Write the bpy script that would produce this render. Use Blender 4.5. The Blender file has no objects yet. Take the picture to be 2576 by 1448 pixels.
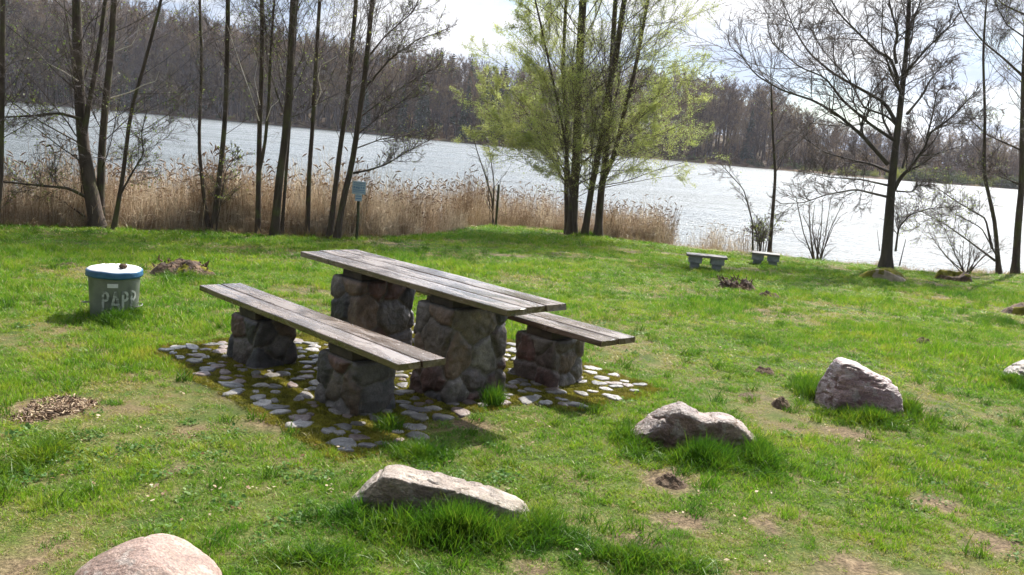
import bpy, math, random
import numpy as np
from mathutils import Vector, Matrix
random.seed(7)
S = bpy.context.scene
COL = S.collection
R = math.radians

# ------------------------------------------------------------------ camera
CAM_H, PITCH, ROLL, FPX = 1.841, 0.16552, 0.08246, 2296.2      # FPX for a picture 2576 wide
fw = np.array([0, math.cos(PITCH), -math.sin(PITCH)]); up0 = np.array([0, math.sin(PITCH), math.cos(PITCH)]); rt0 = np.array([1., 0, 0])
rt = rt0*math.cos(ROLL)+up0*math.sin(ROLL); up = -rt0*math.sin(ROLL)+up0*math.cos(ROLL)
cd = bpy.data.cameras.new('camera'); cam = bpy.data.objects.new('camera', cd); COL.objects.link(cam)
cam.matrix_world = Matrix(((rt[0], up[0], -fw[0], 0), (rt[1], up[1], -fw[1], 0), (rt[2], up[2], -fw[2], CAM_H), (0, 0, 0, 1)))
cd.sensor_width = 36; cd.lens = 36*FPX/2576; cd.clip_start = 0.05; cd.clip_end = 3000
S.camera = cam
# ------------------------------------------------------------------ sun, sky, exposure
SUN_AZ, SUN_EL = 28.0, 47.0
sv = Vector((math.sin(R(SUN_AZ))*math.cos(R(SUN_EL)), math.cos(R(SUN_AZ))*math.cos(R(SUN_EL)), math.sin(R(SUN_EL))))
sl = bpy.data.lights.new('sun', 'SUN'); sl.energy = 5.0; sl.angle = R(0.55); sl.color = (1, .94, .84)
so = bpy.data.objects.new('sun', sl); COL.objects.link(so); so.rotation_euler = sv.to_track_quat('Z', 'Y').to_euler()
W = bpy.data.worlds.new("World"); S.world = W; W.use_nodes = True
nt = W.node_tree; N = nt.nodes; Lk = nt.links; N.clear()
wo = N.new('ShaderNodeOutputWorld'); bg = N.new('ShaderNodeBackground'); bg.inputs['Strength'].default_value = 0.064
sky = N.new('ShaderNodeTexSky'); sky.sky_type = 'NISHITA'; sky.sun_disc = False
sky.sun_elevation = R(SUN_EL); sky.sun_rotation = R(SUN_AZ); sky.air_density = 1.0; sky.dust_density = 0.2; sky.ozone_density = 1.5
tc = N.new('ShaderNodeTexCoord'); sp = N.new('ShaderNodeSeparateXYZ'); Lk.new(tc.outputs['Generated'], sp.inputs[0])
ad = N.new('ShaderNodeMath'); ad.operation = 'ADD'; ad.inputs[1].default_value = .22; Lk.new(sp.outputs['Z'], ad.inputs[0])
cx = N.new('ShaderNodeMath'); cx.operation = 'DIVIDE'; Lk.new(sp.outputs['X'], cx.inputs[0]); Lk.new(ad.outputs[0], cx.inputs[1])
cy = N.new('ShaderNodeMath'); cy.operation = 'DIVIDE'; Lk.new(sp.outputs['Y'], cy.inputs[0]); Lk.new(ad.outputs[0], cy.inputs[1])
cb = N.new('ShaderNodeCombineXYZ'); Lk.new(cx.outputs[0], cb.inputs[0]); Lk.new(cy.outputs[0], cb.inputs[1]); cb.inputs[2].default_value = 3.7
cn = N.new('ShaderNodeTexNoise'); cn.inputs['Scale'].default_value = 1.25; cn.inputs['Detail'].default_value = 6; cn.inputs['Roughness'].default_value = .52; cn.inputs['Distortion'].default_value = .3
Lk.new(cb.outputs[0], cn.inputs['Vector'])
cr = N.new('ShaderNodeValToRGB'); cr.color_ramp.elements[0].position = .36; cr.color_ramp.elements[1].position = .5; Lk.new(cn.outputs['Fac'], cr.inputs[0])
cn2 = N.new('ShaderNodeTexNoise'); cn2.inputs['Scale'].default_value = 1.7; cn2.inputs['Detail'].default_value = 5; Lk.new(cb.outputs[0], cn2.inputs['Vector'])
cc = N.new('ShaderNodeValToRGB'); cc.color_ramp.elements[0].position = .42; cc.color_ramp.elements[0].color = (4.1, 4.9, 6.2, 1); cc.color_ramp.elements[1].position = .56; cc.color_ramp.elements[1].color = (6.8, 6.9, 7.1, 1)
Lk.new(cn2.outputs['Fac'], cc.inputs[0])
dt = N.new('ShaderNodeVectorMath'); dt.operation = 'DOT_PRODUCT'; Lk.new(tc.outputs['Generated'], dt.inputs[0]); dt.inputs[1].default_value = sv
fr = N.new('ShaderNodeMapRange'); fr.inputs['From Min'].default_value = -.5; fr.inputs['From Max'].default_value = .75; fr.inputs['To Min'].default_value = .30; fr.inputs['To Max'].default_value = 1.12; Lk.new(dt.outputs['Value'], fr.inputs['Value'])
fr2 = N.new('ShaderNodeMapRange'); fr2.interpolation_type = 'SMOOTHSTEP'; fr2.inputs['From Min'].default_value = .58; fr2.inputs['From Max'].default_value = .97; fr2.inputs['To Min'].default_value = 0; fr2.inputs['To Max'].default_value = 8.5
cv = Vector((math.sin(R(17))*math.cos(R(24)), math.cos(R(17))*math.cos(R(24)), math.sin(R(24))))     # bright sky lobe added above the view, unseen, to brighten the water
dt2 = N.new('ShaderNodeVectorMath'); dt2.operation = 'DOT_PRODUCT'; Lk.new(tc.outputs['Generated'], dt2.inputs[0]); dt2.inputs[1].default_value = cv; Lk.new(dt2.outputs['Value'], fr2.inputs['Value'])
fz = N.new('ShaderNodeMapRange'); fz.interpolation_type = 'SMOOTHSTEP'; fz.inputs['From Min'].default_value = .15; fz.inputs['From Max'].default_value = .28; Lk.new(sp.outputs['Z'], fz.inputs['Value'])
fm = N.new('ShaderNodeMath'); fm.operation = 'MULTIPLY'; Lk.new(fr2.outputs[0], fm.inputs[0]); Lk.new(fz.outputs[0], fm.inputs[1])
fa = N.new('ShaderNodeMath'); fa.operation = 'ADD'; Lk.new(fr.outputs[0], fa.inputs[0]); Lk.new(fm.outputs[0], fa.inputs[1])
cs = N.new('ShaderNodeVectorMath'); cs.operation = 'SCALE'; Lk.new(cc.outputs[0], cs.inputs[0]); Lk.new(fa.outputs[0], cs.inputs['Scale'])      # clouds brighter towards the sun, plus the added lobe
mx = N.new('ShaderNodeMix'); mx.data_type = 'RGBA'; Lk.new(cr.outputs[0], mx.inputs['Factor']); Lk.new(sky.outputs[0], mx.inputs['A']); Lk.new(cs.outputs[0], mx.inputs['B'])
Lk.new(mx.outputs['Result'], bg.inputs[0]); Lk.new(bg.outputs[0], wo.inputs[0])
S.view_settings.view_transform = 'Standard'; S.view_settings.look = 'None'; S.view_settings.gamma = 1; S.view_settings.exposure = 1.16
S.cycles.use_denoising = True
try: S.cycles.denoiser = 'OPENIMAGEDENOISE'
except Exception: pass
S.cycles.max_bounces = 8; S.cycles.diffuse_bounces = 3; S.cycles.glossy_bounces = 3; S.cycles.transmission_bounces = 4
S.cycles.transparent_max_bounces = 8; S.cycles.volume_bounces = 0
S.cycles.sample_clamp_indirect = 6
HAZE = 0.00015

# ------------------------------------------------------------------ helpers
rng = np.random.default_rng(11)
_perm = np.random.default_rng(5).random((64, 64, 64))
def vnoise(x, y, z=0.0):
    x = np.asarray(x, float); y = np.asarray(y, float); z = np.asarray(z, float)+np.zeros_like(x)
    xi = np.floor(x).astype(int); yi = np.floor(y).astype(int); zi = np.floor(z).astype(int)
    fx = x-xi; fy = y-yi; fz = z-zi
    fx = fx*fx*(3-2*fx); fy = fy*fy*(3-2*fy); fz = fz*fz*(3-2*fz)
    g = lambda a, b, c: _perm[(xi+a) % 64, (yi+b) % 64, (zi+c) % 64]
    l = lambda a, b, t: a+(b-a)*t
    return l(l(l(g(0, 0, 0), g(1, 0, 0), fx), l(g(0, 1, 0), g(1, 1, 0), fx), fy), l(l(g(0, 0, 1), g(1, 0, 1), fx), l(g(0, 1, 1), g(1, 1, 1), fx), fy), fz)*2-1
def fbm(x, y, z=0.0, o=4, rough=.5):
    s = 0; a = 1; t = 0
    for i in range(o):
        s = s+a*vnoise(np.asarray(x)*2**i+i*7.3, np.asarray(y)*2**i+i*3.1, np.asarray(z)*2**i+i*1.7); t += a; a *= rough
    return s/t
def sstep(a, b, x):
    t = np.clip((x-a)/(b-a), 0, 1); return t*t*(3-2*t)

def tag(o, label=None, cat=None, group=None, kind=None):
    if label: o['label'] = label
    if cat: o['category'] = cat
    if group: o['group'] = group
    if kind: o['kind'] = kind
    return o
def empty(name, loc, label, cat, group=None, rz=0):
    o = bpy.data.objects.new(name, None); COL.objects.link(o); o.location = loc; o.rotation_euler = (0, 0, rz); o.empty_display_size = .1
    return tag(o, label, cat, group)
def mesh_obj(name, V, F, mats, parent=None, smooth=True, link=True, mi=None, attrs=None):
    """V (n,3), F list of faces or int array (m,k); a mesh object in world coordinates (kept when parented)"""
    me = bpy.data.meshes.new(name)
    V = np.asarray(V, np.float32)
    if isinstance(F, np.ndarray):
        m, k = F.shape
        me.vertices.add(len(V)); me.vertices.foreach_set('co', V.ravel())
        me.loops.add(m*k); me.loops.foreach_set('vertex_index', F.astype(np.int32).ravel())
        me.polygons.add(m); me.polygons.foreach_set('loop_start', np.arange(0, m*k, k, dtype=np.int32))
        me.polygons.foreach_set('loop_total', np.full(m, k, np.int32))
        me.update(calc_edges=True)
    else:
        me.from_pydata([tuple(v) for v in V], [], F)
    if not isinstance(mats, (list, tuple)): mats = [mats]
    for mt in mats: me.materials.append(mt)
    if mi is not None: me.polygons.foreach_set('material_index', np.asarray(mi, np.int32))
    if smooth: me.polygons.foreach_set('use_smooth', np.ones(len(me.polygons), bool))
    if attrs:
        for an, (typ, dom, data) in attrs.items():
            a = me.attributes.new(an, typ, dom); key = {'FLOAT': 'value', 'INT': 'value', 'FLOAT_VECTOR': 'vector', 'FLOAT_COLOR': 'color'}[typ]
            a.data.foreach_set(key, np.asarray(data).ravel())
    me.validate(); me.update()
    o = bpy.data.objects.new(name, me)
    if link: COL.objects.link(o)
    if parent is not None:
        o.parent = parent
        o.matrix_parent_inverse = Matrix.LocRotScale(parent.location, parent.rotation_euler, None).inverted()
    return o
def merge(parts):
    """list of (V,F array same k) -> V,F"""
    Vs, Fs, n = [], [], 0
    for V, F in parts:
        Vs.append(V); Fs.append(np.asarray(F)+n); n += len(V)
    return np.concatenate(Vs), np.concatenate(Fs)
def box(c, sx, sy, sz, U=(1, 0, 0), Wd=(0, 1, 0), bev=0.0):
    """box centred c, half sizes, along U, Wd, Z; bevel by chamfered verts -> V,F(quads/tris mixed list)"""
    import bmesh
    bm = bmesh.new(); bmesh.ops.create_cube(bm, size=2)
    for v in bm.verts: v.co = Vector((v.co.x*sx, v.co.y*sy, v.co.z*sz))
    if bev > 0: bmesh.ops.bevel(bm, geom=bm.edges[:], offset=bev, segments=2, profile=.6, affect='EDGES')
    bm.verts.ensure_lookup_table()
    U = np.array(U, float); Wd = np.array(Wd, float); Z = np.array([0, 0, 1.])
    V = np.array([np.array(c)+U*v.co.x+Wd*v.co.y+Z*v.co.z for v in bm.verts])
    F = [[v.index for v in f.verts] for f in bm.faces]; bm.free()
    if np.linalg.det(np.array([U, Wd, Z])) < 0: F = [f[::-1] for f in F]
    return V, F
def mergeL(parts):
    Vs, Fs, n = [], [], 0
    for V, F in parts:
        Vs.append(np.asarray(V)); Fs += [[int(i)+n for i in f] for f in F]; n += len(V)
    return np.concatenate(Vs), Fs
def lathe(prof, n=32, c=(0, 0, 0)):
    V = []; F = []
    for r_, z in prof:
        for k in range(n):
            a = 2*math.pi*k/n; V.append((c[0]+r_*math.cos(a), c[1]+r_*math.sin(a), c[2]+z))
    for i in range(len(prof)-1):
        for k in range(n):
            F.append([i*n+k, i*n+(k+1) % n, (i+1)*n+(k+1) % n, (i+1)*n+k])
    return np.array(V), F
def tubes(P, Rr, sides=4):
    """P (M,n,3), Rr (M,n) -> V, F quads"""
    M, n, _ = P.shape
    T = np.gradient(P, axis=1); T /= np.linalg.norm(T, axis=2, keepdims=True)+1e-9
    ref = np.where(np.abs(T[..., 2:3]) > .8, np.array([1., .1, 0]), np.array([0.1, 0.2, 1.]))
    ref = np.broadcast_to(ref[:, :1], T.shape)
    a = np.cross(T, ref); a /= np.linalg.norm(a, axis=2, keepdims=True)+1e-9
    b = np.cross(T, a)
    ang = np.arange(sides)*2*np.pi/sides
    V = P[:, :, None]+Rr[:, :, None, None]*(np.cos(ang)[:, None]*a[:, :, None]+np.sin(ang)[:, None]*b[:, :, None])
    i = np.arange(M)[:, None, None]*n*sides+np.arange(n-1)[None, :, None]*sides
    k = np.arange(sides)[None, None, :]; k2 = (k+1) % sides
    F = np.stack([i+k, i+k2, i+sides+k2, i+sides+k], -1).reshape(-1, 4)
    return V.reshape(-1, 3), F
def resample(pts, n):
    pts = np.asarray(pts, float); d = np.r_[0, np.cumsum(np.linalg.norm(np.diff(pts, axis=0), axis=1))]
    # smooth (catmull-like) by dense interpolation then smoothing
    t = np.linspace(0, d[-1], n*4); q = np.stack([np.interp(t, d, pts[:, i]) for i in range(pts.shape[1])], 1)
    for _ in range(n//3+1): q[1:-1] = (q[:-2]+q[1:-1]*2+q[2:])/4
    return q[np.linspace(0, len(q)-1, n).astype(int)]

# picture point -> world.  The lawn lies flat, then slopes gently to the lake
def slope(y): y = np.asarray(y, float); return -0.035*(np.maximum(0, y-8)-1.2*(1-np.exp(-np.maximum(0, y-8)/1.2)))
def pray(x, y):
    d = fw+rt*(x-1288)/FPX-up*(y-724)/FPX; return d
def G(x, y, dz=0.0):
    d = pray(x, y); t = 2.0
    for _ in range(60):
        zt = float(slope(d[1]*t))+dz
        t2 = (zt-CAM_H)/d[2] if d[2] < -1e-4 else 60
        t = t*.5+t2*.5
    p = np.array([0, 0, CAM_H])+d*t; return p
def AT(x, y, Y):
    d = pray(x, y); t = Y/d[1]; return np.array([0, 0, CAM_H])+d*t
WATER = -0.85
# ---- bank line: where the lawn ends (plan)
bank_px = [(-500, 552), (-200, 556), (0, 563), (200, 570), (500, 581), (700, 592), (850, 600), (960, 598), (1040, 592), (1090, 590), (1122, 588), (1145, 578), (1200, 566), (1300, 570), (1400, 580), (1530, 597), (1620, 607), (1700, 618), (1900, 636), (2100, 657), (2235, 672), (2350, 682), (2576, 690), (2800, 700)]
bank = np.array([G(*p) for p in bank_px])
bx_, by_ = bank[:, 0], bank[:, 1]
def bank_y(x): return np.interp(x, bx_, by_)
PAVE_Z = 0.012
# far shore (polar, around the camera)
far_px = [(-700, 186), (-300, 226), (0, 255), (300, 280), (700, 316), (1060, 350), (1280, 371), (1700, 405), (2000, 432), (2200, 450), (2560, 477), (2900, 506), (3400, 548)]
far = []
for p in far_px:
    d = pray(*p); t = (WATER-CAM_H)/d[2] if d[2] < -1e-3 else 400; t = min(t, 330/d[1]); far.append((math.atan2(d[0], d[1]), math.hypot(d[0], d[1])*t))
far = np.array(far)
def shore_r(th): return np.interp(th, far[:, 0], far[:, 1])
def hill_h(r, th):
    e = r-shore_r(th)
    H = 12*sstep(.12, -.42, th)+4.5*sstep(.45, .25, th)+2.5
    return WATER-.9+1.35*sstep(-5, 1.5, e)+H*sstep(0, 80, e)
MOUNDS = []   # (x, y, radius, height) soft bumps of the lawn
def ground_h(x, y):
    x = np.asarray(x, float); y = np.asarray(y, float)
    z = slope(y)
    z = z+.035*fbm(x*.35, y*.35, 1.3, 3)*sstep(2, 6, np.abs(y-6.6)+.8*np.abs(x+.6))+.010*fbm(x*2.2, y*2.2, 4.4, 3)*sstep(1.3, 2.6, np.hypot(x+.75, y-6.7))
    d = y-bank_y(x)+.25*fbm(x*1.3, y*.6, 9., 3)
    drop = sstep(.1, 2.2, d)
    z = z*(1-drop)+(WATER-.55)*drop-.12*sstep(-.3, .3, d)*(1-drop)
    return z
def GH(p, dz=0.0): return np.array([p[0], p[1], float(ground_h(p[0], p[1]))+dz])

# ------------------------------------------------------------------ materials
def mat(name):
    m = bpy.data.materials.new(name); m.use_nodes = True; n = m.node_tree.nodes; n.clear()
    o = n.new('ShaderNodeOutputMaterial'); return m, n, m.node_tree.links, o
def ramp(n, stops, interp='LINEAR'):
    r = n.new('ShaderNodeValToRGB'); e = r.color_ramp; e.interpolation = interp
    while len(e.elements) < len(stops): e.elements.new(.5)
    for el, (p, c) in zip(e.elements, stops): el.position = p; el.color = (*c, 1)
    return r
def noise(n, l, vec, scale, detail=4, rough=.55, dist=0, dim='3D'):
    t = n.new('ShaderNodeTexNoise'); t.noise_dimensions = dim; t.inputs['Scale'].default_value = scale; t.inputs['Detail'].default_value = detail
    t.inputs['Roughness'].default_value = rough; t.inputs['Distortion'].default_value = dist
    if vec is not None: l.new(vec, t.inputs['Vector'])
    return t
def mixc(n, l, fac, a, b, typ='MIX'):
    m = n.new('ShaderNodeMix'); m.data_type = 'RGBA'; m.blend_type = typ
    for s, v in (('Factor', fac), ('A', a), ('B', b)):
        if isinstance(v, (int, float)): m.inputs[s].default_value = v
        elif isinstance(v, tuple): m.inputs[s].default_value = (*v, 1)
        else: l.new(v, m.inputs[s])
    return m.outputs['Result']
def bump(n, l, h, strength=.5, dist=.01, nrm=None):
    b = n.new('ShaderNodeBump'); b.inputs['Strength'].default_value = strength; b.inputs['Distance'].default_value = dist; l.new(h, b.inputs['Height'])
    if nrm is not None: l.new(nrm, b.inputs['Normal'])
    return b.outputs[0]
def pbsdf(n, l, o, col, rough=.8, spec=.3, nrm=None):
    p = n.new('ShaderNodeBsdfPrincipled')
    if isinstance(col, tuple): p.inputs['Base Color'].default_value = (*col, 1)
    else: l.new(col, p.inputs['Base Color'])
    if isinstance(rough, (int, float)): p.inputs['Roughness'].default_value = rough
    else: l.new(rough, p.inputs['Roughness'])
    p.inputs['Specular IOR Level'].default_value = spec
    if nrm is not None: l.new(nrm, p.inputs['Normal'])
    if o is not None: l.new(p.outputs[0], o.inputs[0])
    return p
def pos(n):
    return n.new('ShaderNodeNewGeometry').outputs['Position']
def mapping(n, l, vec, scale):
    m = n.new('ShaderNodeMapping'); m.inputs['Scale'].default_value = scale; l.new(vec, m.inputs['Vector']); return m.outputs[0]
def simple(name, stops, scale, rough=.85, spec=.25, bs=.5, bd=.01, detail=6, coord='pos', stretch=None, bscale=None):
    m, n, l, o = mat(name)
    v = pos(n) if coord == 'pos' else n.new('ShaderNodeTexCoord').outputs['Object']
    if stretch: v = mapping(n, l, v, stretch)
    t = noise(n, l, v, scale, detail); r = ramp(n, stops); l.new(t.outputs['Fac'], r.inputs[0])
    t2 = noise(n, l, v, bscale or scale*2.5, 6, .6)
    pbsdf(n, l, o, r.outputs[0], rough, spec, bump(n, l, t2.outputs['Fac'], bs, bd)); return m

def leafy(name, stops, scale=3.0, trans=.45, gloss=.12, rnd=.35):
    """thin plant matter lit from behind; colour from place noise and per-instance random"""
    m, n, l, o = mat(name)
    p = pos(n); t = noise(n, l, p, scale, 3, .6)
    oi = n.new('ShaderNodeObjectInfo'); a = n.new('ShaderNodeMath'); a.operation = 'MULTIPLY_ADD'; a.inputs[1].default_value = rnd; l.new(oi.outputs['Random'], a.inputs[0]); 
    s = n.new('ShaderNodeMath'); s.operation = 'SUBTRACT'; l.new(t.outputs['Fac'], s.inputs[0]); s.inputs[1].default_value = rnd/2; l.new(s.outputs[0], a.inputs[2])
    r = ramp(n, stops); l.new(a.outputs[0], r.inputs[0])
    df = n.new('ShaderNodeBsdfDiffuse'); tr = n.new('ShaderNodeBsdfTranslucent'); gl = n.new('ShaderNodeBsdfGlossy'); gl.inputs['Roughness'].default_value = .45
    l.new(r.outputs[0], df.inputs[0]); l.new(r.outputs[0], tr.inputs[0]); gl.inputs[0].default_value = (.5, .5, .45, 1)
    m1 = n.new('ShaderNodeMixShader'); m1.inputs[0].default_value = trans; l.new(df.outputs[0], m1.inputs[1]); l.new(tr.outputs[0], m1.inputs[2])
    m2 = n.new('ShaderNodeMixShader'); m2.inputs[0].default_value = gloss; l.new(m1.outputs[0], m2.inputs[1]); l.new(gl.outputs[0], m2.inputs[2])
    l.new(m2.outputs[0], o.inputs[0]); return m

M = {}
# grass blades: patches of fresh green, yellow green, straw
def grass_mat(name, dry=.0, dark=1.0):
    m, n, l, o = mat(name)
    p = pos(n)
    big = noise(n, l, p, .55, 3, .6); med = noise(n, l, p, 3.2, 4, .62); 
    oi = n.new('ShaderNodeObjectInfo')
    at = n.new('ShaderNodeAttribute'); at.attribute_name = 'blade'
    r1 = ramp(n, [(.24, (.052*dark, .145*dark, .010*dark)), (.44, (.115*dark, .245*dark, .013*dark)), (.60, (.19*dark, .295*dark, .018*dark)), (.80, (.32*dark, .31*dark, .06*dark))]); 
    a = n.new('ShaderNodeMath'); a.operation = 'MULTIPLY_ADD'; a.inputs[1].default_value = .34; l.new(at.outputs['Fac'], a.inputs[0])
    s = n.new('ShaderNodeMath'); s.operation = 'ADD'; l.new(med.outputs['Fac'], s.inputs[0]); s.inputs[1].default_value = -.16+dry; l.new(s.outputs[0], a.inputs[2]); l.new(a.outputs[0], r1.inputs[0])
    r2 = ramp(n, [(.35, (.72, .86, .85)), (.62, (1.16, 1.05, .95))]); l.new(big.outputs['Fac'], r2.inputs[0])
    c = mixc(n, l, 1.0, r1.outputs[0], r2.outputs[0], 'MULTIPLY')
    # some blades are dead straw
    gt = n.new('ShaderNodeMath'); gt.operation = 'GREATER_THAN'; gt.inputs[1].default_value = .93-dry; l.new(at.outputs['Fac'], gt.inputs[0])
    c = mixc(n, l, gt.outputs[0], c, (.36, .29, .15))
    df = n.new('ShaderNodeBsdfDiffuse'); tr = n.new('ShaderNodeBsdfTranslucent'); gl = n.new('ShaderNodeBsdfGlossy'); gl.inputs['Roughness'].default_value = .42; gl.inputs[0].default_value = (.7, .75, .6, 1)
    l.new(c, df.inputs[0]); l.new(c, tr.inputs[0])
    m1 = n.new('ShaderNodeMixShader'); m1.inputs[0].default_value = .5; l.new(df.outputs[0], m1.inputs[1]); l.new(tr.outputs[0], m1.inputs[2])
    m2 = n.new('ShaderNodeMixShader'); m2.inputs[0].default_value = .025; l.new(m1.outputs[0], m2.inputs[1]); l.new(gl.outputs[0], m2.inputs[2])
    l.new(m2.outputs[0], o.inputs[0]); return m
M['grass'] = grass_mat('grass_blades'); M['tallgrass'] = grass_mat('tall_grass_blades', -.12, .68); M['drygrass'] = leafy('dry_grass', [(.2, (.20, .13, .06)), (.5, (.34, .24, .12)), (.75, (.46, .36, .2))], 4, .35)
M['clover'] = leafy('ground_leaves', [(.25, (.05, .12, .025)), (.5, (.09, .18, .04)), (.75, (.17, .24, .07))], 5, .4, .03)
M['mosstuft'] = leafy('moss_tufts', [(.25, (.06, .06, .012)), (.42, (.14, .14, .018)), (.6, (.25, .23, .025)), (.8, (.20, .14, .045))], 5, .3, .02, .4)
M['litter'] = leafy('dead_leaves', [(.15, (.13, .06, .028)), (.5, (.24, .15, .085)), (.85, (.46, .37, .26))], 9, .2, .03, .8)
M['chips'] = leafy('wood_chip', [(.15, (.07, .04, .025)), (.5, (.20, .125, .08)), (.82, (.50, .38, .25))], 30, .0, .06, .9)
M['reed'] = leafy('reed_stems', [(.2, (.36, .25, .155)), (.45, (.60, .47, .33)), (.7, (.80, .70, .56))], 2.5, .45, .1, .9)
M['plume'] = leafy('reed_plumes', [(.2, (.2, .13, .09)), (.6, (.36, .26, .18))], 6, .4, .03, .6)
M['leaf'] = leafy('young_leaves', [(.25, (.14, .195, .03)), (.5, (.25, .31, .055)), (.8, (.40, .43, .12))], 1.2, .62, .08, .5)
M['farbush'] = leafy('shore_bush', [(.25, (.05, .065, .02)), (.5, (.12, .15, .035)), (.75, (.28, .3, .05))], .12, .35, .03, .6)
M['twigfar'] = leafy('far_twigs', [(.2, (.066, .042, .028)), (.5, (.14, .088, .054)), (.8, (.24, .165, .08))], .06, .1, .02, .7)
M['needle'] = leafy('spruce_needles', [(.2, (.015, .028, .014)), (.6, (.032, .052, .024)), (.9, (.05, .07, .03))], .3, .15, .03, .6)
M['trunkfar'] = simple('far_trunks', [(.3, (.045, .032, .025)), (.7, (.10, .075, .06))], .4, .9, .1)

def bark(name, a, b, moss=.0, sc=9):
    m, n, l, o = mat(name); p = pos(n)
    t = noise(n, l, mapping(n, l, p, (1, 1, .25)), sc, 6, .65, .4); r = ramp(n, [(.3, a), (.7, b)]); l.new(t.outputs['Fac'], r.inputs[0])
    c = r.outputs[0]
    t2 = noise(n, l, p, 3.1, 4, .6); r2 = ramp(n, [(.5, (0, 0, 0)), (.66, (1, 1, 1))]); l.new(t2.outputs['Fac'], r2.inputs[0])
    mm = n.new('ShaderNodeMath'); mm.operation = 'MULTIPLY'; mm.inputs[1].default_value = moss; l.new(r2.outputs[0], mm.inputs[0])
    c = mixc(n, l, mm.outputs[0], c, (.10, .12, .03))
    t3 = noise(n, l, mapping(n, l, p, (1, 1, .2)), 38, 5, .6)
    pbsdf(n, l, o, c, .85, .3, bump(n, l, t3.outputs['Fac'], .9, .015)); return m
M['bark'] = bark('alder_bark', (.034, .024, .018), (.10, .074, .056), .5); M['bark_big'] = bark('oak_bark', (.035, .028, .023), (.095, .078, .064), .25, 7)
M['twig'] = simple('twig_bark', [(.3, (.06, .04, .033)), (.6, (.11, .08, .068)), (.75, (.2, .16, .14))], 6, .6, .4, .2, .002)
M['deadwood'] = simple('peeled_deadwood', [(.3, (.45, .38, .30)), (.7, (.68, .6, .5))], 8, .7, .3, .3, .004)

# rock
def rock_mat(name, stops, lichen=.25, rough=.45, spec=.5, bs=.9, moss=0.0, vein=(1, 1, 1), bsc=14):
    m, n, l, o = mat(name); v = n.new('ShaderNodeTexCoord').outputs['Object']
    vv = mapping(n, l, v, vein)
    t = noise(n, l, vv, 5, 7, .62, .5); r = ramp(n, stops); l.new(t.outputs['Fac'], r.inputs[0])
    f = noise(n, l, v, 90, 3, .6); rf = ramp(n, [(.35, (.62, .62, .62)), (.65, (1.3, 1.28, 1.25))]); l.new(f.outputs['Fac'], rf.inputs[0])
    c = mixc(n, l, 1, r.outputs[0], rf.outputs[0], 'MULTIPLY')
    t2 = noise(n, l, v, 11, 5, .65); r2 = ramp(n, [(.56, (0, 0, 0)), (.62, (1, 1, 1))]); l.new(t2.outputs['Fac'], r2.inputs[0])
    k = n.new('ShaderNodeMath'); k.operation = 'MULTIPLY'; k.inputs[1].default_value = lichen; l.new(r2.outputs[0], k.inputs[0])
    c = mixc(n, l, k.outputs[0], c, (.42, .42, .38))
    if moss:
        t4 = noise(n, l, v, 4, 4, .6); r4 = ramp(n, [(.5, (0, 0, 0)), (.62, (1, 1, 1))]); l.new(t4.outputs['Fac'], r4.inputs[0]); k2 = n.new('ShaderNodeMath'); k2.operation = 'MULTIPLY'; k2.inputs[1].default_value = moss; l.new(r4.outputs[0], k2.inputs[0])
        c = mixc(n, l, k2.outputs[0], c, (.09, .10, .025))
    b1 = noise(n, l, vv, bsc, 8, .68, .3)
    rr = ramp(n, [(.35, (rough*.8,)*3), (.7, (min(1, rough*1.6),)*3)]); l.new(t2.outputs['Fac'], rr.inputs[0])
    b2 = noise(n, l, vv, bsc*5, 4, .6)
    bb = bump(n, l, b1.outputs['Fac'], bs, .05); bb = bump(n, l, b2.outputs['Fac'], bs*.6, .008, bb)
    pbsdf(n, l, o, c, rr.outputs[0], spec, bb); return m
M['rock_pink'] = rock_mat('pink_granite', [(.28, (.13, .08, .062)), (.5, (.26, .175, .14)), (.72, (.37, .27, .225))], .3, .5, .4, .6, .12)
M['rock_grey'] = rock_mat('grey_gneiss', [(.28, (.10, .066, .045)), (.5, (.25, .19, .145)), (.72, (.46, .38, .30))], .35, .40, .6, .9, .2, (1, 1, 2.2))
M['rock_brown'] = rock_mat('brown_granite', [(.28, (.075, .040, .028)), (.5, (.18, .110, .080)), (.72, (.36, .26, .205))], .3, .38, .6, .9, .15)
M['rock_purple'] = rock_mat('purple_gneiss', [(.3, (.095, .042, .042)), (.5, (.22, .125, .118)), (.72, (.46, .34, .31))], .3, .36, .6, 1.0, 0, (1, .6, 2.6), 10)
# wall stones: colour carried per stone
def stones_mat(name, rough=.5, spec=.45, bs=.8, fine=60):
    m, n, l, o = mat(name); at = n.new('ShaderNodeAttribute'); at.attribute_name = 'tint'
    v = pos(n); t = noise(n, l, v, 16, 6, .65); r = ramp(n, [(.3, (.5, .5, .5)), (.55, (1, 1, 1)), (.75, (1.55, 1.5, 1.45))]); l.new(t.outputs['Fac'], r.inputs[0])
    c = mixc(n, l, 1, at.outputs['Color'], r.outputs[0], 'MULTIPLY')
    f = noise(n, l, v, 140, 3, .6); rf = ramp(n, [(.38, (.7, .7, .7)), (.62, (1.25, 1.25, 1.25))]); l.new(f.outputs['Fac'], rf.inputs[0])
    c = mixc(n, l, 1, c, rf.outputs[0], 'MULTIPLY')
    b = noise(n, l, v, fine, 6, .65)
    pbsdf(n, l, o, c, rough, spec, bump(n, l, b.outputs['Fac'], bs, .01)); return m
M['wallstone'] = stones_mat('field_stones'); M['cobble'] = stones_mat('cobble_stones', .55, .4, .8, 45)
M['grassdry'] = grass_mat('thatch_blades', .36, .85)
M['mortar'] = simple('mortar', [(.3, (.05, .043, .035)), (.7, (.12, .10, .08))], 12, .95, .1, .8, .01)
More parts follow.
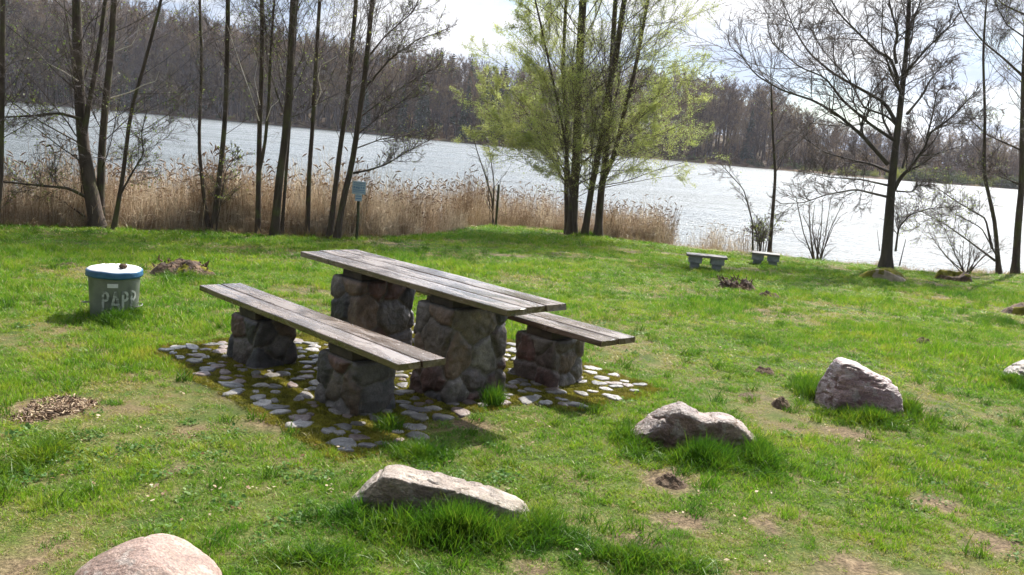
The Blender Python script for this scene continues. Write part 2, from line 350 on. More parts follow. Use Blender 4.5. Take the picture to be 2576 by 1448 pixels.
M['moss'] = simple('moss', [(.30, (.045, .032, .015)), (.43, (.085, .075, .014)), (.54, (.15, .14, .018)), (.66, (.22, .19, .024)), (.8, (.13, .085, .045))], 6.5, .98, .03, 1.0, .03, 9, bscale=75)
M['mossgreen'] = simple('stump_moss', [(.3, (.06, .055, .012)), (.6, (.16, .15, .02)), (.8, (.30, .28, .04))], 7, .95, .05, .9, .012, bscale=60)
M['soil'] = simple('soil', [(.3, (.055, .036, .024)), (.55, (.115, .08, .055)), (.8, (.22, .165, .12))], 14, .95, .1, 1, .02, bscale=70)
M['stumpwood'] = simple('rotten_wood', [(.3, (.025, .016, .011)), (.5, (.075, .045, .028)), (.74, (.26, .165, .10))], 12, .8, .2, 1, .03, stretch=(1, 1, .35), bscale=40)
M['cutwood'] = simple('cut_wood', [(.3, (.11, .085, .06)), (.7, (.28, .23, .16))], 9, .8, .2, .5, .01)
# planks: wet weathered boards, grain along the object's X
def plank_mat(name, a, b, c_, rough):
    m, n, l, o = mat(name); v = n.new('ShaderNodeTexCoord').outputs['Object']
    at = n.new('ShaderNodeAttribute'); at.attribute_name = 'board'
    ad_ = n.new('ShaderNodeVectorMath'); ad_.operation = 'ADD'; l.new(v, ad_.inputs[0]); l.new(at.outputs['Vector'], ad_.inputs[1]); v = ad_.outputs[0]
    g = noise(n, l, mapping(n, l, v, (1.1, 26, 26)), 2.2, 8, .68, .5); r = ramp(n, [(.28, a), (.52, b), (.74, c_)]); l.new(g.outputs['Fac'], r.inputs[0])
    w = noise(n, l, mapping(n, l, v, (1.4, 4.5, 4)), 2.0, 4, .6, .8); rw = ramp(n, [(.4, (.62, .58, .54)), (.6, (1.2, 1.17, 1.14))]); l.new(w.outputs['Fac'], rw.inputs[0])
    c = mixc(n, l, 1, r.outputs[0], rw.outputs[0], 'MULTIPLY')
    k = noise(n, l, mapping(n, l, v, (3.2, 7, 7)), 2.6, 1, .4); rk = ramp(n, [(.71, (1, 1, 1)), (.76, (.3, .25, .2))]); l.new(k.outputs['Fac'], rk.inputs[0])
    c = mixc(n, l, 1, c, rk.outputs[0], 'MULTIPLY')
    rr = ramp(n, [(.36, (rough,)*3), (.62, (rough+.18,)*3)]); l.new(w.outputs['Fac'], rr.inputs[0])
    fg = noise(n, l, mapping(n, l, v, (3, 110, 110)), 2.2, 4, .6)
    bb = bump(n, l, g.outputs['Fac'], .35, .004); bb = bump(n, l, fg.outputs['Fac'], .35, .0015, bb)
    pbsdf(n, l, o, c, rr.outputs[0], .85, bb); return m
M['plank'] = plank_mat('weathered_plank', (.060, .040, .026), (.108, .074, .049), (.165, .12, .084), .14)
M['beam'] = simple('dark_beam', [(.3, (.02, .016, .012)), (.7, (.07, .052, .035))], 14, .7, .3, .6, .006)

# ------------------------------------------------------------------ instanced stuff by geometry nodes
def scatter(name, P, rot, scl, idx, protos, label, cat, kind='stuff'):
    """one object; protos (meshes not linked to the scene) instanced on its points"""
    me = bpy.data.meshes.new(name); P = np.asarray(P, np.float32)
    me.vertices.add(len(P)); me.vertices.foreach_set('co', P.ravel())
    for an, typ, data in (('rot', 'FLOAT_VECTOR', rot), ('scl', 'FLOAT_VECTOR', scl), ('idx', 'INT', idx)):
        a = me.attributes.new(an, typ, 'POINT'); a.data.foreach_set('vector' if typ == 'FLOAT_VECTOR' else 'value', np.asarray(data, np.float32 if typ != 'INT' else np.int32).ravel())
    me.update(); o = bpy.data.objects.new(name, me); COL.objects.link(o); tag(o, label, cat, kind=kind)
    pc = bpy.data.collections.new(name+'_source')
    for i, p in enumerate(protos): p.name = '%s_source_%02d' % (name, i); pc.objects.link(p)
    ng = bpy.data.node_groups.new(name, 'GeometryNodeTree')
    ng.interface.new_socket('Geometry', in_out='INPUT', socket_type='NodeSocketGeometry'); ng.interface.new_socket('Geometry', in_out='OUTPUT', socket_type='NodeSocketGeometry')
    n = ng.nodes; l = ng.links; gi = n.new('NodeGroupInput'); go = n.new('NodeGroupOutput'); ip = n.new('GeometryNodeInstanceOnPoints')
    ci = n.new('GeometryNodeCollectionInfo'); ci.inputs['Collection'].default_value = pc; ci.inputs['Separate Children'].default_value = True; ci.inputs['Reset Children'].default_value = True
    def na(t, nm):
        a = n.new('GeometryNodeInputNamedAttribute'); a.data_type = t; a.inputs['Name'].default_value = nm; return next(s for s in a.outputs if s.enabled and s.name == 'Attribute')
    l.new(gi.outputs[0], ip.inputs['Points']); l.new(ci.outputs[0], ip.inputs['Instance']); ip.inputs['Pick Instance'].default_value = True
    l.new(na('INT', 'idx'), ip.inputs['Instance Index']); l.new(na('FLOAT_VECTOR', 'rot'), ip.inputs['Rotation']); l.new(na('FLOAT_VECTOR', 'scl'), ip.inputs['Scale'])
    l.new(ip.outputs[0], go.inputs[0])
    md = o.modifiers.new('scatter', 'NODES'); md.node_group = ng
    return o
def blades(n, rad, h0, h1, w, lean, seed, curl=.5, seg=3, mats=None, jit=1.0):
    """clump of n grass blades"""
    g = np.random.default_rng(seed)
    a = g.random(n)*2*np.pi; rr = rad*np.sqrt(g.random(n)); x0 = rr*np.cos(a); y0 = rr*np.sin(a)
    h = h0+(h1-h0)*g.random(n)**1.3; az = g.random(n)*2*np.pi; ln = lean*(.3+g.random(n)); fa = g.random(n)*np.pi
    ww = w*(.6+.8*g.random(n)); V = []; F = []; t = np.linspace(0, 1, seg+1)
    off = ln[:, None]*(t[None]**(1+curl))*h[:, None]
    cx_ = x0[:, None]+np.cos(az)[:, None]*off; cy_ = y0[:, None]+np.sin(az)[:, None]*off; cz_ = h[:, None]*(t[None]-.35*(ln[:, None]*t[None]**2)**1.5*.5)-.004
    wd = ww[:, None]*(1-t[None]**1.6)*.5+.0002
    L_ = np.stack([cx_-np.cos(fa)[:, None]*wd, cy_-np.sin(fa)[:, None]*wd, cz_], -1); R_ = np.stack([cx_+np.cos(fa)[:, None]*wd, cy_+np.sin(fa)[:, None]*wd, cz_], -1)
    V = np.stack([L_, R_], 2).reshape(-1, 3); b = np.arange(n)[:, None]*(seg+1)*2+np.arange(seg)[None]*2
    F = np.stack([b, b+1, b+3, b+2], -1).reshape(-1, 4)
    bl = np.repeat(g.random(n), (seg+1)*2)
    return mesh_obj('blades', V, F, mats, link=False, attrs={'blade': ('FLOAT', 'POINT', bl.astype(np.float32))})
def leaves_patch(n, rad, size, hmax, seed, mt, flat=.5, asp=.6):
    g = np.random.default_rng(seed); P = np.stack([rad*(g.random(n)*2-1), rad*(g.random(n)*2-1), hmax*g.random(n)], 1)
    return quads_at(P, size*(.5+g.random(n)), g, mt, flat, asp)
def quad_mesh(P, s, g, flat=.0, asp=.6):
    n = len(P); d = g.normal(size=(n, 3)); d[:, 2] *= (1-flat); d /= np.linalg.norm(d, axis=1, keepdims=True)
    e = g.normal(size=(n, 3)); e[:, 2] *= (1-flat); e = np.cross(d, np.cross(e, d)); e /= np.linalg.norm(e, axis=1, keepdims=True)+1e-9
    s = np.asarray(s)[:, None]
    V = np.stack([P-d*s*.5, P+e*s*.5*asp-d*s*.05, P+d*s*.5, P-e*s*.5*asp-d*s*.05], 1).reshape(-1, 3)
    return V, np.arange(n*4).reshape(n, 4)
def quads_at(P, s, g, mt, flat=0, asp=.6):
    V, F = quad_mesh(P, s, g, flat, asp); return mesh_obj('leaves', V, F, mt, link=False)

# ================================================================== THE SETTING
def axis(a, b, fine, lo, hi):
    c = list(np.arange(a, b+1e-6, fine)); s = fine; x = b
    while x < hi: s *= 1.22; x += s; c.append(x)
    s = fine; x = a
    while x > lo: s *= 1.22; x -= s; c.insert(0, x)
    return np.array(c)
gx = axis(-13, 15, .09, -420, 420); gy = axis(1.5, 27, .09, -60, 420)
X, Y = np.meshgrid(gx, gy, indexing='ij')
Z = ground_h(X, Y)
BARE = ((1540, 1650, 1390, 1340), (1290, 1385, 1448, 1420), (430, 470, 1200, 1165), (1620, 1745, 1235, 1180), (2060, 2200, 1100, 1078), (10, 235, 1064, 1003), (1620, 1800, 1330, 1290), (2420, 2576, 1400, 1350), (2300, 2420, 1290, 1250), (1120, 1260, 1080, 1055), (2080, 2200, 1440, 1400), (1890, 1960, 1345, 1300))
def bare_at(x, y):
    x = np.asarray(x, float); y = np.asarray(y, float); v = np.zeros_like(x)
    for (pl, pr, pb_, pt) in BARE:
        a = G(pl, (pb_+pt)/2); b = G(pr, (pb_+pt)/2); c = G((pl+pr)/2, pt); d = G((pl+pr)/2, pb_); q = ((x-(a[0]+b[0])/2)/((b[0]-a[0])/2))**2+((y-(c[1]+d[1])/2)/(abs(c[1]-d[1])/2+.03))**2
        v = np.maximum(v, np.clip(1.5-q+.5*fbm(x*6, y*6, 2., 3), 0, 1))
    worn = fbm(x*.9, y*.9, 12., 4)+.24*sstep(5.4, 3.0, y)*sstep(-.2, 1.6, x)+.08*sstep(6, 4, y)+.22*fbm(x*4.5, y*4.5, 8., 3)
    return np.maximum(v*.9, .7*sstep(.32, .55, worn))
nx, ny = X.shape; idx = np.arange(nx*ny).reshape(nx, ny)
F = np.stack([idx[:-1, :-1], idx[1:, :-1], idx[1:, 1:], idx[:-1, 1:]], -1).reshape(-1, 4)
m, n, l, o = mat('lawn_ground'); p = pos(n)
t1 = noise(n, l, p, 2.4, 7, .65, .3); r1 = ramp(n, [(.30, (.034, .058, .010)), (.44, (.06, .085, .015)), (.54, (.10, .105, .03)), (.64, (.13, .10, .05)), (.8, (.09, .065, .04))]); l.new(t1.outputs['Fac'], r1.inputs[0])
t2 = noise(n, l, p, 60, 4, .7); r2 = ramp(n, [(.3, (.35, .35, .35)), (.7, (1.5, 1.5, 1.5))]); l.new(t2.outputs['Fac'], r2.inputs[0])
ab = n.new('ShaderNodeAttribute'); ab.attribute_name = 'bare'; t3 = noise(n, l, p, 17, 6, .7); r3 = ramp(n, [(.3, (.05, .034, .022)), (.5, (.13, .088, .056)), (.68, (.26, .19, .12))]); l.new(t3.outputs['Fac'], r3.inputs[0])
c = mixc(n, l, ab.outputs['Fac'], r1.outputs[0], r3.outputs[0]); c = mixc(n, l, 1, c, r2.outputs[0], 'MULTIPLY')
sx = n.new('ShaderNodeSeparateXYZ'); l.new(p, sx.inputs[0]); mr = n.new('ShaderNodeMapRange'); mr.inputs['From Min'].default_value = -.72; mr.inputs['From Max'].default_value = -1.0; l.new(sx.outputs['Z'], mr.inputs['Value'])
c = mixc(n, l, mr.outputs[0], c, (.06, .045, .03))
pbsdf(n, l, o, c, .95, .1, bump(n, l, t2.outputs['Fac'], .8, .015)); M['ground'] = m
gobj = mesh_obj('ground', np.stack([X, Y, Z], -1).reshape(-1, 3), F, m, attrs={'bare': ('FLOAT', 'POINT', bare_at(X, Y).astype(np.float32))}); tag(gobj, 'green lawn sloping gently down to the lake', 'lawn', kind='structure')

# hills behind the lake
th = np.linspace(-1.0, 1.0, 90); er = np.array([-8, -5, -3, -1, 0, 1, 2, 4, 8, 14, 22, 34, 50, 75, 110, 170])
TH, ER = np.meshgrid(th, er, indexing='ij'); RR = shore_r(TH)+ER
X2 = RR*np.sin(TH); Y2 = RR*np.cos(TH); Z2 = hill_h(RR, TH)+.5*fbm(X2*.06, Y2*.06, 2., 3)*sstep(2, 12, ER)
idx = np.arange(TH.size).reshape(TH.shape); F = np.stack([idx[:-1, :-1], idx[:-1, 1:], idx[1:, 1:], idx[1:, :-1]], -1).reshape(-1, 4)
M['hill'] = simple('forest_floor', [(.3, (.06, .045, .03)), (.55, (.13, .09, .055)), (.75, (.12, .12, .04))], .3, .95, .1, .5, .2)
hobj = mesh_obj('hills', np.stack([X2, Y2, Z2], -1).reshape(-1, 3), F[:, ::-1], M['hill']); tag(hobj, 'wooded hillside across the lake', 'hill', kind='structure')

# lake
m, n, l, o = mat('lake_water'); p = pos(n)
w0 = noise(n, l, mapping(n, l, p, (.35, 1.5, 1)), .9, 4, .6, .5); w1 = noise(n, l, mapping(n, l, p, (.8, 2.6, 1)), 2.2, 4, .62, .4); w2 = noise(n, l, mapping(n, l, p, (1, 1.8, 1)), 9, 3, .6)
bb = bump(n, l, w0.outputs['Fac'], 1.0, .9); bb = bump(n, l, w1.outputs['Fac'], 1.0, .34, bb); bb = bump(n, l, w2.outputs['Fac'], 1.0, .06, bb)
wp = noise(n, l, mapping(n, l, p, (.25, 1.2, 1)), .12, 5, .65); wr = ramp(n, [(.38, (.30, .30, .30)), (.6, (.52, .52, .52))]); l.new(wp.outputs['Fac'], wr.inputs[0])
pb = pbsdf(n, l, o, (.05, .062, .06), wr.outputs[0], .5, bb); pb.inputs['IOR'].default_value = 1.34
M['water'] = m
V = np.array([(-420, 5, WATER), (420, 5, WATER), (420, 420, WATER), (-420, 420, WATER)]); wobj = mesh_obj('water', V, [[0, 1, 2, 3]], m, smooth=False)
tag(wobj, 'glittering silver lake behind the trees', 'lake', kind='structure')
# ---------------- the picnic set stands on a square of mossy cobbles
YAW = 2.3361; U3 = np.array([math.cos(YAW), math.sin(YAW), 0.]); W3 = np.array([-U3[1]*-1, -U3[0], 0.]); W3 = np.array([.72115, .69278, 0.])
A0 = np.array([-.6221, 5.1839, 0.]); T0 = np.array([-.0277, 5.5945, 0.]); B0 = np.array([.6639, 6.2664, 0.])
def uw(x, y):
    dx = np.asarray(x)-A0[0]; dy = np.asarray(y)-A0[1]; return dx*U3[0]+dy*U3[1], dx*W3[0]+dy*W3[1]
PU0, PU1, PW0, PW1 = -.10, 2.62, -.42, 2.44
def pave_mask(x, y, grow=0.0):
    """>0 inside the cobbled square (ragged edge)"""
    u, w = uw(x, y)
    e = np.minimum(np.minimum(u-PU0, PU1-u), np.minimum(w-PW0, PW1-w))
    e = e+.14*fbm(np.asarray(x)*3.1, np.asarray(y)*3.1, 6.6, 3)
    over = sstep(.42, .05, u)*sstep(.15, .35, w)*sstep(1.45, 1.2, w)     # turf has crept over the near edge beside the table
    return e-.45*over+grow
un = np.linspace(PU0-.1, PU1+.1, 120); wn = np.linspace(PW0-.1, PW1+.1, 120); UU, WW = np.meshgrid(un, wn, indexing='ij')
PX = A0[0]+UU*U3[0]+WW*W3[0]; PY = A0[1]+UU*U3[1]+WW*W3[1]; pm = pave_mask(PX, PY)
PZ = ground_h(PX, PY)+.012*sstep(-.02, .05, pm)-.012*sstep(.0, -.06, pm)-.004+.006*fbm(PX*7, PY*7, 1., 3)
idx = np.arange(PX.size).reshape(PX.shape); F = np.stack([idx[:-1, :-1], idx[:-1, 1:], idx[1:, 1:], idx[1:, :-1]], -1).reshape(-1, 4)
pav = mesh_obj('pavement', np.stack([PX, PY, PZ], -1).reshape(-1, 3), F[:, ::-1] if np.cross(U3, W3)[2] > 0 else F, M['moss']); tag(pav, 'square of mossy cobbles under the picnic set', 'paving', kind='structure')
PAL = [(.13, .122, .115), (.165, .15, .138), (.11, .10, .10), (.14, .105, .09), (.24, .22, .20), (.12, .085, .075), (.10, .09, .08)]
parts = []; tint = []
g = np.random.default_rng(21); sp_ = .128
cobs = []
for i, u in enumerate(np.arange(PU0+.06, PU1-.03, sp_)):
    for j, w in enumerate(np.arange(PW0+.06, PW1-.03, sp_)):
        uu = u+(g.random()-.5)*.075; ww = w+(g.random()-.5)*.075+(i % 2)*.07
        x, y = (A0+U3*uu+W3*ww)[:2]
        k = float(pave_mask(x, y))
        if k < .015 or g.random() < .13: continue
        r0 = (.026+.036*g.random()**.8)*(1.25 if k < .16 else 1); cobs.append((x, y, r0))
        nn = 10; a = np.arange(nn)*2*np.pi/nn; el = 1+.5*g.random(); rot = g.random()*np.pi
        ph = g.random(3)*6.28
        rr = r0*(1+.16*np.sin(2*a+ph[0])+.12*np.sin(3*a+ph[1])+.07*np.sin(5*a+ph[2])+.10*g.normal(size=nn))
        lx = rr*np.cos(a)*el**.5; ly = rr*np.sin(a)/el**.5
        lx, ly = lx*np.cos(rot)-ly*np.sin(rot), lx*np.sin(rot)+ly*np.cos(rot)
        z0 = float(ground_h(x, y))+.008; tx, ty = g.normal(size=2)*.05; hh = .016+.010*g.random()
        V = []; hh *= .5
        for s, zz in ((1.03, -.015), (1.0, .003), (.90, hh*.85), (.55, hh), (.01, hh*1.03)):
            V.append(np.stack([x+lx*s, y+ly*s, z0+zz+tx*lx*s+ty*ly*s+.0016*g.normal(size=nn)], 1))
        V = np.concatenate(V); Fq = [[q*nn+b, q*nn+(b+1) % nn, (q+1)*nn+(b+1) % nn, (q+1)*nn+b] for q in range(4) for b in range(nn)]
        parts.append((V, np.array(Fq))); c = np.array(PAL[g.integers(len(PAL))])*(.85+.35*g.random()); tint.append(np.tile([*c, 1], (len(V), 1)))
V, F = merge(parts)
cb_ = mesh_obj('cobblestones', V, F, M['cobble'], parent=pav, attrs={'tint': ('FLOAT_COLOR', 'POINT', np.concatenate(tint).astype(np.float32))})

def place_empty(name, loc, label, cat, group=None, rz=0): return empty(name, tuple(float(v) for v in loc), label, cat, group, rz)
def local_obj(name, V, F, mt, parent, **k):
    o = mesh_obj(name, V, F, mt, **k); o.parent = parent; return o
def perim(s, a, b, rc):
    """rounded rectangle 2a x 2b; s in [0,1) -> xy, normal"""
    segs = [(2*(b-rc)), rc*math.pi/2, 2*(a-rc), rc*math.pi/2]*2; P = sum(segs); s = (s % 1)*P
    x = a; y = -(b-rc); d = 90.0; cx_, cy_ = 0, 0
    ang = 0.0; px, py = a, -(b-rc)
    for i, L_ in enumerate(segs):
        if i % 2 == 0:
            t = R(90+ang)
            if s <= L_: return px+math.cos(t)*s, py+math.sin(t)*s, math.cos(R(ang)), math.sin(R(ang))
            px += math.cos(t)*L_; py += math.sin(t)*L_
        else:
            ccx = px-math.cos(R(ang))*rc; ccy = py-math.sin(R(ang))*rc
            if s <= L_:
                q = R(ang)+s/rc; return ccx+math.cos(q)*rc, ccy+math.sin(q)*rc, math.cos(q), math.sin(q)
            ang += 90; px = ccx+math.cos(R(ang))*rc; py = ccy+math.sin(R(ang))*rc
        s -= L_
    return px, py, 1, 0
STONE = [tuple(.48*q for q in c) for c in [(.19, .17, .16), (.25, .22, .20), (.15, .14, .145), (.22, .115, .10), (.20, .10, .09), (.26, .17, .11), (.27, .21, .16), (.22, .10, .08), (.30, .27, .24), (.17, .13, .12), (.13, .13, .145)]]
def pillar(parent, cx0, cy0, a, b, h, seed, size, wmax=0, flare=.022, pal=STONE):
    """fitted fieldstones: cells on the unrolled faces pushed out from recessed mortar joints"""
    g = np.random.default_rng(seed); P = 4*(a+b); nS = int(P/.0095); nZ = int((h+.06)/.0095); z0 = -.06
    # seeds by best-candidate sampling on the unrolled strip
    cells = []; nc = int(P*(h+.06)/(size*size*.92))
    for _ in range(nc):
        best = None
        for _ in range(14):
            c = np.array([g.random()*P, z0+(h-z0)*g.random()])
            if not cells: best = c; break
            d = np.array(cells); dx = np.abs(d[:, 0]-c[0]); dx = np.minimum(dx, P-dx); q = np.hypot(dx*.88, d[:, 1]-c[1]).min()
            if best is None or q > bq: best, bq = c, q
        cells.append(best)
    cells = np.array(cells); wgt = .07*g.random(len(cells)); tl = g.normal(size=(len(cells), 2))*.10; pr = .028*g.random(len(cells)); col = np.array([np.array(pal[g.integers(len(pal))])*(.7+.6*g.random()) for _ in cells])
    s = np.arange(nS)/nS*P; z = np.linspace(z0, h, nZ); SS, ZZ = np.meshgrid(s, z, indexing='ij')
    sw = SS+.045*fbm(SS*8, ZZ*8, seed, 4, .6); zw = ZZ+.045*fbm(SS*8+40, ZZ*8, seed, 4, .6)
    dx = np.abs(sw[..., None]-cells[:, 0]); sg = np.where(sw[..., None]-cells[:, 0] > P/2, -1, 1); dxw = np.minimum(dx, P-dx); dz = zw[..., None]-cells[:, 1]
    D = np.hypot(dxw*.88, dz)-wgt; o2 = np.argsort(D, axis=-1); i1 = o2[..., 0]; D1 = np.take_along_axis(D, o2[..., :1], -1)[..., 0]; D2 = np.take_along_axis(D, o2[..., 1:2], -1)[..., 0]; e = D2-D1
    e = np.minimum(e, np.maximum(0, (h-ZZ)*2+.012)); rel = 1-np.exp(-np.maximum(e-.008, 0)/.022)
    dd = rel*(.018+.45*pr[i1])+rel*(tl[i1, 0]*np.take_along_axis(dxw, o2[..., :1], -1)[..., 0]+tl[i1, 1]*np.take_along_axis(dz, o2[..., :1], -1)[..., 0])*.5
    dd += rel*.012*fbm(SS*11, ZZ*11, seed+3, 4, .6)+.005*fbm(SS*45, ZZ*45, seed, 2)-.022+flare*np.maximum(0, 1-ZZ/h)**2
    pp = np.array([perim(q, a, b, .035) for q in s/P]); V = np.stack([cx0+pp[:, 0:1]+pp[:, 2:3]*dd, cy0+pp[:, 1:2]+pp[:, 3:4]*dd, ZZ], -1)
    tint = (.15*col.mean(0)+.85*col[i1])*(.85+.6*fbm(SS*12, ZZ*12, seed+9, 4))[..., None]; jm = (e < .014)[..., None]; tint = np.where(jm, np.array([.115, .10, .085]), tint)
    idx = np.arange(nS*nZ).reshape(nS, nZ); nx_ = np.roll(idx, -1, 0); F = np.stack([idx[:, :-1], nx_[:, :-1], nx_[:, 1:], idx[:, 1:]], -1).reshape(-1, 4)
    V = V.reshape(-1, 3); T_ = np.concatenate([tint.reshape(-1, 3), np.full((nS+1, 3), .09)]); ring = V[idx[:, -1]]; cen = np.array([cx0, cy0, h])
    V = np.concatenate([V, cen+(ring-cen)*.85+[0, 0, .004], [cen+[0, 0, .004]]]); nb = nS*nZ; k = np.arange(nS); k2 = (k+1) % nS
    F = F.tolist()+np.stack([idx[k, -1], idx[k2, -1], nb+k2, nb+k], -1).tolist()+[[nb+int(i), nb+int(j), nb+nS] for i, j in zip(k, k2)]
    T_ = np.concatenate([T_, np.ones((len(T_), 1))], 1)
    return local_obj('stone_pillar', V, F, M['wallstone'], parent, attrs={'tint': ('FLOAT_COLOR', 'POINT', T_.astype(np.float32))})
def plank_part(parent, x0, x1, y0, y1, z0, z1, seed, warp=.004):
    """one board along local X, subdivided and slightly worn"""
    g = np.random.default_rng(seed); nx_ = 60; nyp = 6
    xs = np.linspace(x0, x1, nx_); prof = []
    e = .004
    for (y, z) in ((y0+e, z0), (y1-e, z0), (y1, z0+e), (y1, z1-e), (y1-e, z1)): prof.append((y, z))
    for t in np.linspace(0, 1, nyp)[1:-1]: prof.append((y1-e+(y0-y1+2*e)*t, z1))
    prof += [(y0+e, z1), (y0, z1-e), (y0, z0+e)]
    prof = np.array(prof); k = len(prof); V = np.zeros((nx_, k, 3)); V[:, :, 0] = xs[:, None]
    edge = .0035*fbm(xs*4+seed, xs*0+seed, 2., 3)
    V[:, :, 1] = prof[None, :, 0]+np.where(prof[:, 0] > (y0+y1)/2, 1, -1)[None]*edge[:, None]
    cup = -((prof[:, 0]-(y0+y1)/2)/(y1-y0)*2)**2*.0015
    V[:, :, 2] = prof[None, :, 1]+(prof[:, 1] > (z0+z1)/2)[None]*(cup[None]*-1)+(warp*fbm(xs*1.2+seed*3, xs*0, seed, 2))[:, None]
    V[0, :, 0] += .006*fbm(prof[:, 0]*30, prof[:, 1]*30, seed, 2); V[-1, :, 0] += .006*fbm(prof[:, 0]*30, prof[:, 1]*30, seed+5, 2)
    idx = np.arange(nx_*k).reshape(nx_, k); F = [[int(idx[i, j]), int(idx[i, (j+1) % k]), int(idx[i+1, (j+1) % k]), int(idx[i+1, j])] for i in range(nx_-1) for j in range(k)]
    F += [[int(v) for v in idx[0][::-1]], [int(v) for v in idx[-1]]]
    bo = g.random(3)*20
    o = local_obj('plank', V.reshape(-1, 3), F, M['plank'], parent, smooth=False, attrs={'board': ('FLOAT_VECTOR', 'POINT', np.tile(bo, (nx_*k, 1)).astype(np.float32))})
    return o
def bench_like(name, label, cat, corner, L_, Wd, H_, nb, pil, seed, size, wmax, bw, group=None):
    c = corner+U3*L_/2+W3*Wd/2; e = place_empty(name, (c[0], c[1], 0), label, cat, group, YAW)   # local x = U, local y = -W
    th_ = .042; gap = .007
    for i in range(nb):
        a = -Wd/2+i*Wd/nb+gap/2; b = -Wd/2+(i+1)*Wd/nb-gap/2; jl = [0, .012, -.01][i % 3]
        plank_part(e, -L_/2+jl, L_/2+jl*.5, a, b, H_-th_, H_-.001*i, seed*10+i)
    for k, (u0, u1) in enumerate(pil):
        x0, x1 = u0-L_/2, u1-L_/2; a = (x1-x0)/2; bh = .065; xm = (x0+x1)/2
        ph = H_-th_-bh
        V, F = box((xm-.03, 0, ph+bh/2-.004), a*.62, Wd/2*bw, bh/2-.002, bev=.006); local_obj('crossbeam', V, F, M['beam'], e, smooth=False)
        pillar(e, xm, 0, a, Wd/2*.96, ph-.006, seed*7+k, size)
    return e
bench_like('picnic_table', 'long wooden picnic table on two thick stone pillars', 'table', T0, 2.492, .553, .763, 3, [(.52, .93), (1.62, 2.03)], 3, .235, 0, .82)
bench_like('picnic_bench', 'plank bench in front of the table, nearest the camera', 'bench', A0, 2.673, .355, .4635, 2, [(.47, .90), (1.74, 2.15)], 5, .21, 0, .86, 'stone pillar benches beside the table')
bench_like('picnic_bench', 'plank bench mostly hidden behind the table on its right', 'bench', B0, 2.55, .365, .4635, 2, [(.46, .90), (1.72, 2.15)], 8, .18, 0, .86, 'stone pillar benches beside the table')

# ---------------- boulders
def icos(sub):
    import bmesh
    bm = bmesh.new(); bmesh.ops.create_icosphere(bm, subdivisions=sub, radius=1); V = np.array([v.co[:] for v in bm.verts]); F = np.array([[v.index for v in f.verts] for f in bm.faces]); bm.free(); return V, F
ICO6 = icos(6); ICO3 = icos(3)
ROCKS = []
def boulder(label, pl, pr, pb_, top, hy, planes, mt, seed, deform=None, amp=.05, yaw=0, k=10, group='boulders lying along the lawn', cz=.1, wf=1.0, nf=6):
    g0 = G((pl+pr)/2, pb_); hx = (pr-pl)/2/FPX*math.hypot(g0[1], g0[0])*wf; cy_ = g0[1]+hy*.85; c = np.array([(AT((pl+pr)/2, pb_, cy_))[0], cy_, 0.])
    gz = float(ground_h(c[0], c[1])); zt = AT(top[0], top[1], cy_)[2]-gz; sz = zt*(1-cz)
    D, F = ICO6; D = D.copy(); s = np.ones(len(D)); gg = np.random.default_rng(seed*13); planes = list(planes)+[(*gg.normal(size=3), .88+.10*gg.random()) for _ in range(nf)]
    for (nx_, ny_, nz_, d) in planes:
        nv = np.array([nx_, ny_, nz_], float); nv /= np.linalg.norm(nv); s = s+(np.maximum(D@nv, 0)/d)**k
    V = D*(s**(-1/k))[:, None]
    if deform is not None: V = deform(V)
    top_ = V[:, 2].max(); V = V*np.array([hx/max(abs(V[:, 0]).max(), 1e-3), hy, sz/top_])
    nn = D; am = amp*min(hx, .5)
    V = V+nn*((fbm(V[:, 0]*4+seed, V[:, 1]*4, V[:, 2]*4, 4)*am+.45*am*fbm(V[:, 0]*14+seed, V[:, 1]*14, V[:, 2]*14, 4)-.55*am*sstep(.10, .0, np.abs(fbm(V[:, 0]*5+seed*3, V[:, 1]*5, V[:, 2]*11, 3)))))[:, None]
    e = bpy.data.objects.new('boulder', None)
    o = mesh_obj('boulder', V, F, mt); o.location = (c[0], c[1], gz+zt*cz); o.rotation_euler = (0, 0, yaw)
    tag(o, label, 'boulder', group); ROCKS.append((c[0], c[1], hx, hy)); return o
boulder('smooth pinkish round boulder at the bottom edge, nearest the camera', 165, 575, 1590, (380, 1372), .27, [(-.5, -.1, .8, .86), (.55, .1, .7, .84)], M['rock_pink'], 1, amp=.03, nf=3, k=9)
def df2(V):
    V = V.copy(); x = V[:, 0]; up_ = V[:, 2] > 0
    V[:, 2] = np.where(up_, V[:, 2]*(1.0-.34*sstep(-.3, 1.0, x)+.06*np.sin(x*5)), V[:, 2]); V[:, 1] = V[:, 1]-.10*np.maximum(V[:, 2], 0)*1.2+.15*x*(-1); return V
boulder('long low wedge of rock in tall grass, pale top sloping to the right', 868, 1350, 1322, (985, 1180), .20, [(.20, .06, 1, .44), (0, -1, -.10, .50), (1, -.3, .1, .85), (-.9, .0, .5, .80), (1, -.1, .35, .86), (0, 1, .3, .8)], M['rock_grey'], 2, df2, amp=.05, wf=1.08, k=20)
def df3(V):
    V = V.copy(); x = V[:, 0]; V[:, 2] = np.where(V[:, 2] > 0, V[:, 2]*(.76+.32*np.exp(-((x+.26)/.26)**2)+.20*np.exp(-((x-.50)/.28)**2)-.06*np.exp(-((x-.13)/.10)**2)), V[:, 2]); return V
boulder('brown boulder with two humps and a dip between them', 1560, 1912, 1142, (1690, 1012), .24, [(0, -1, -.05, .58), (-.8, -.2, .6, .82), (.9, 0, .5, .88), (.1, .2, 1, .86)], M['rock_brown'], 3, df3, amp=.06)
def df4(V):
    V = V.copy(); x = V[:, 0]; V[:, 2] = np.where(V[:, 2] > 0, V[:, 2]*(1.0-.30*sstep(-.3, .9, x/np.abs(x).max())-.10*sstep(-.55, -1, x)), V[:, 2]); return V
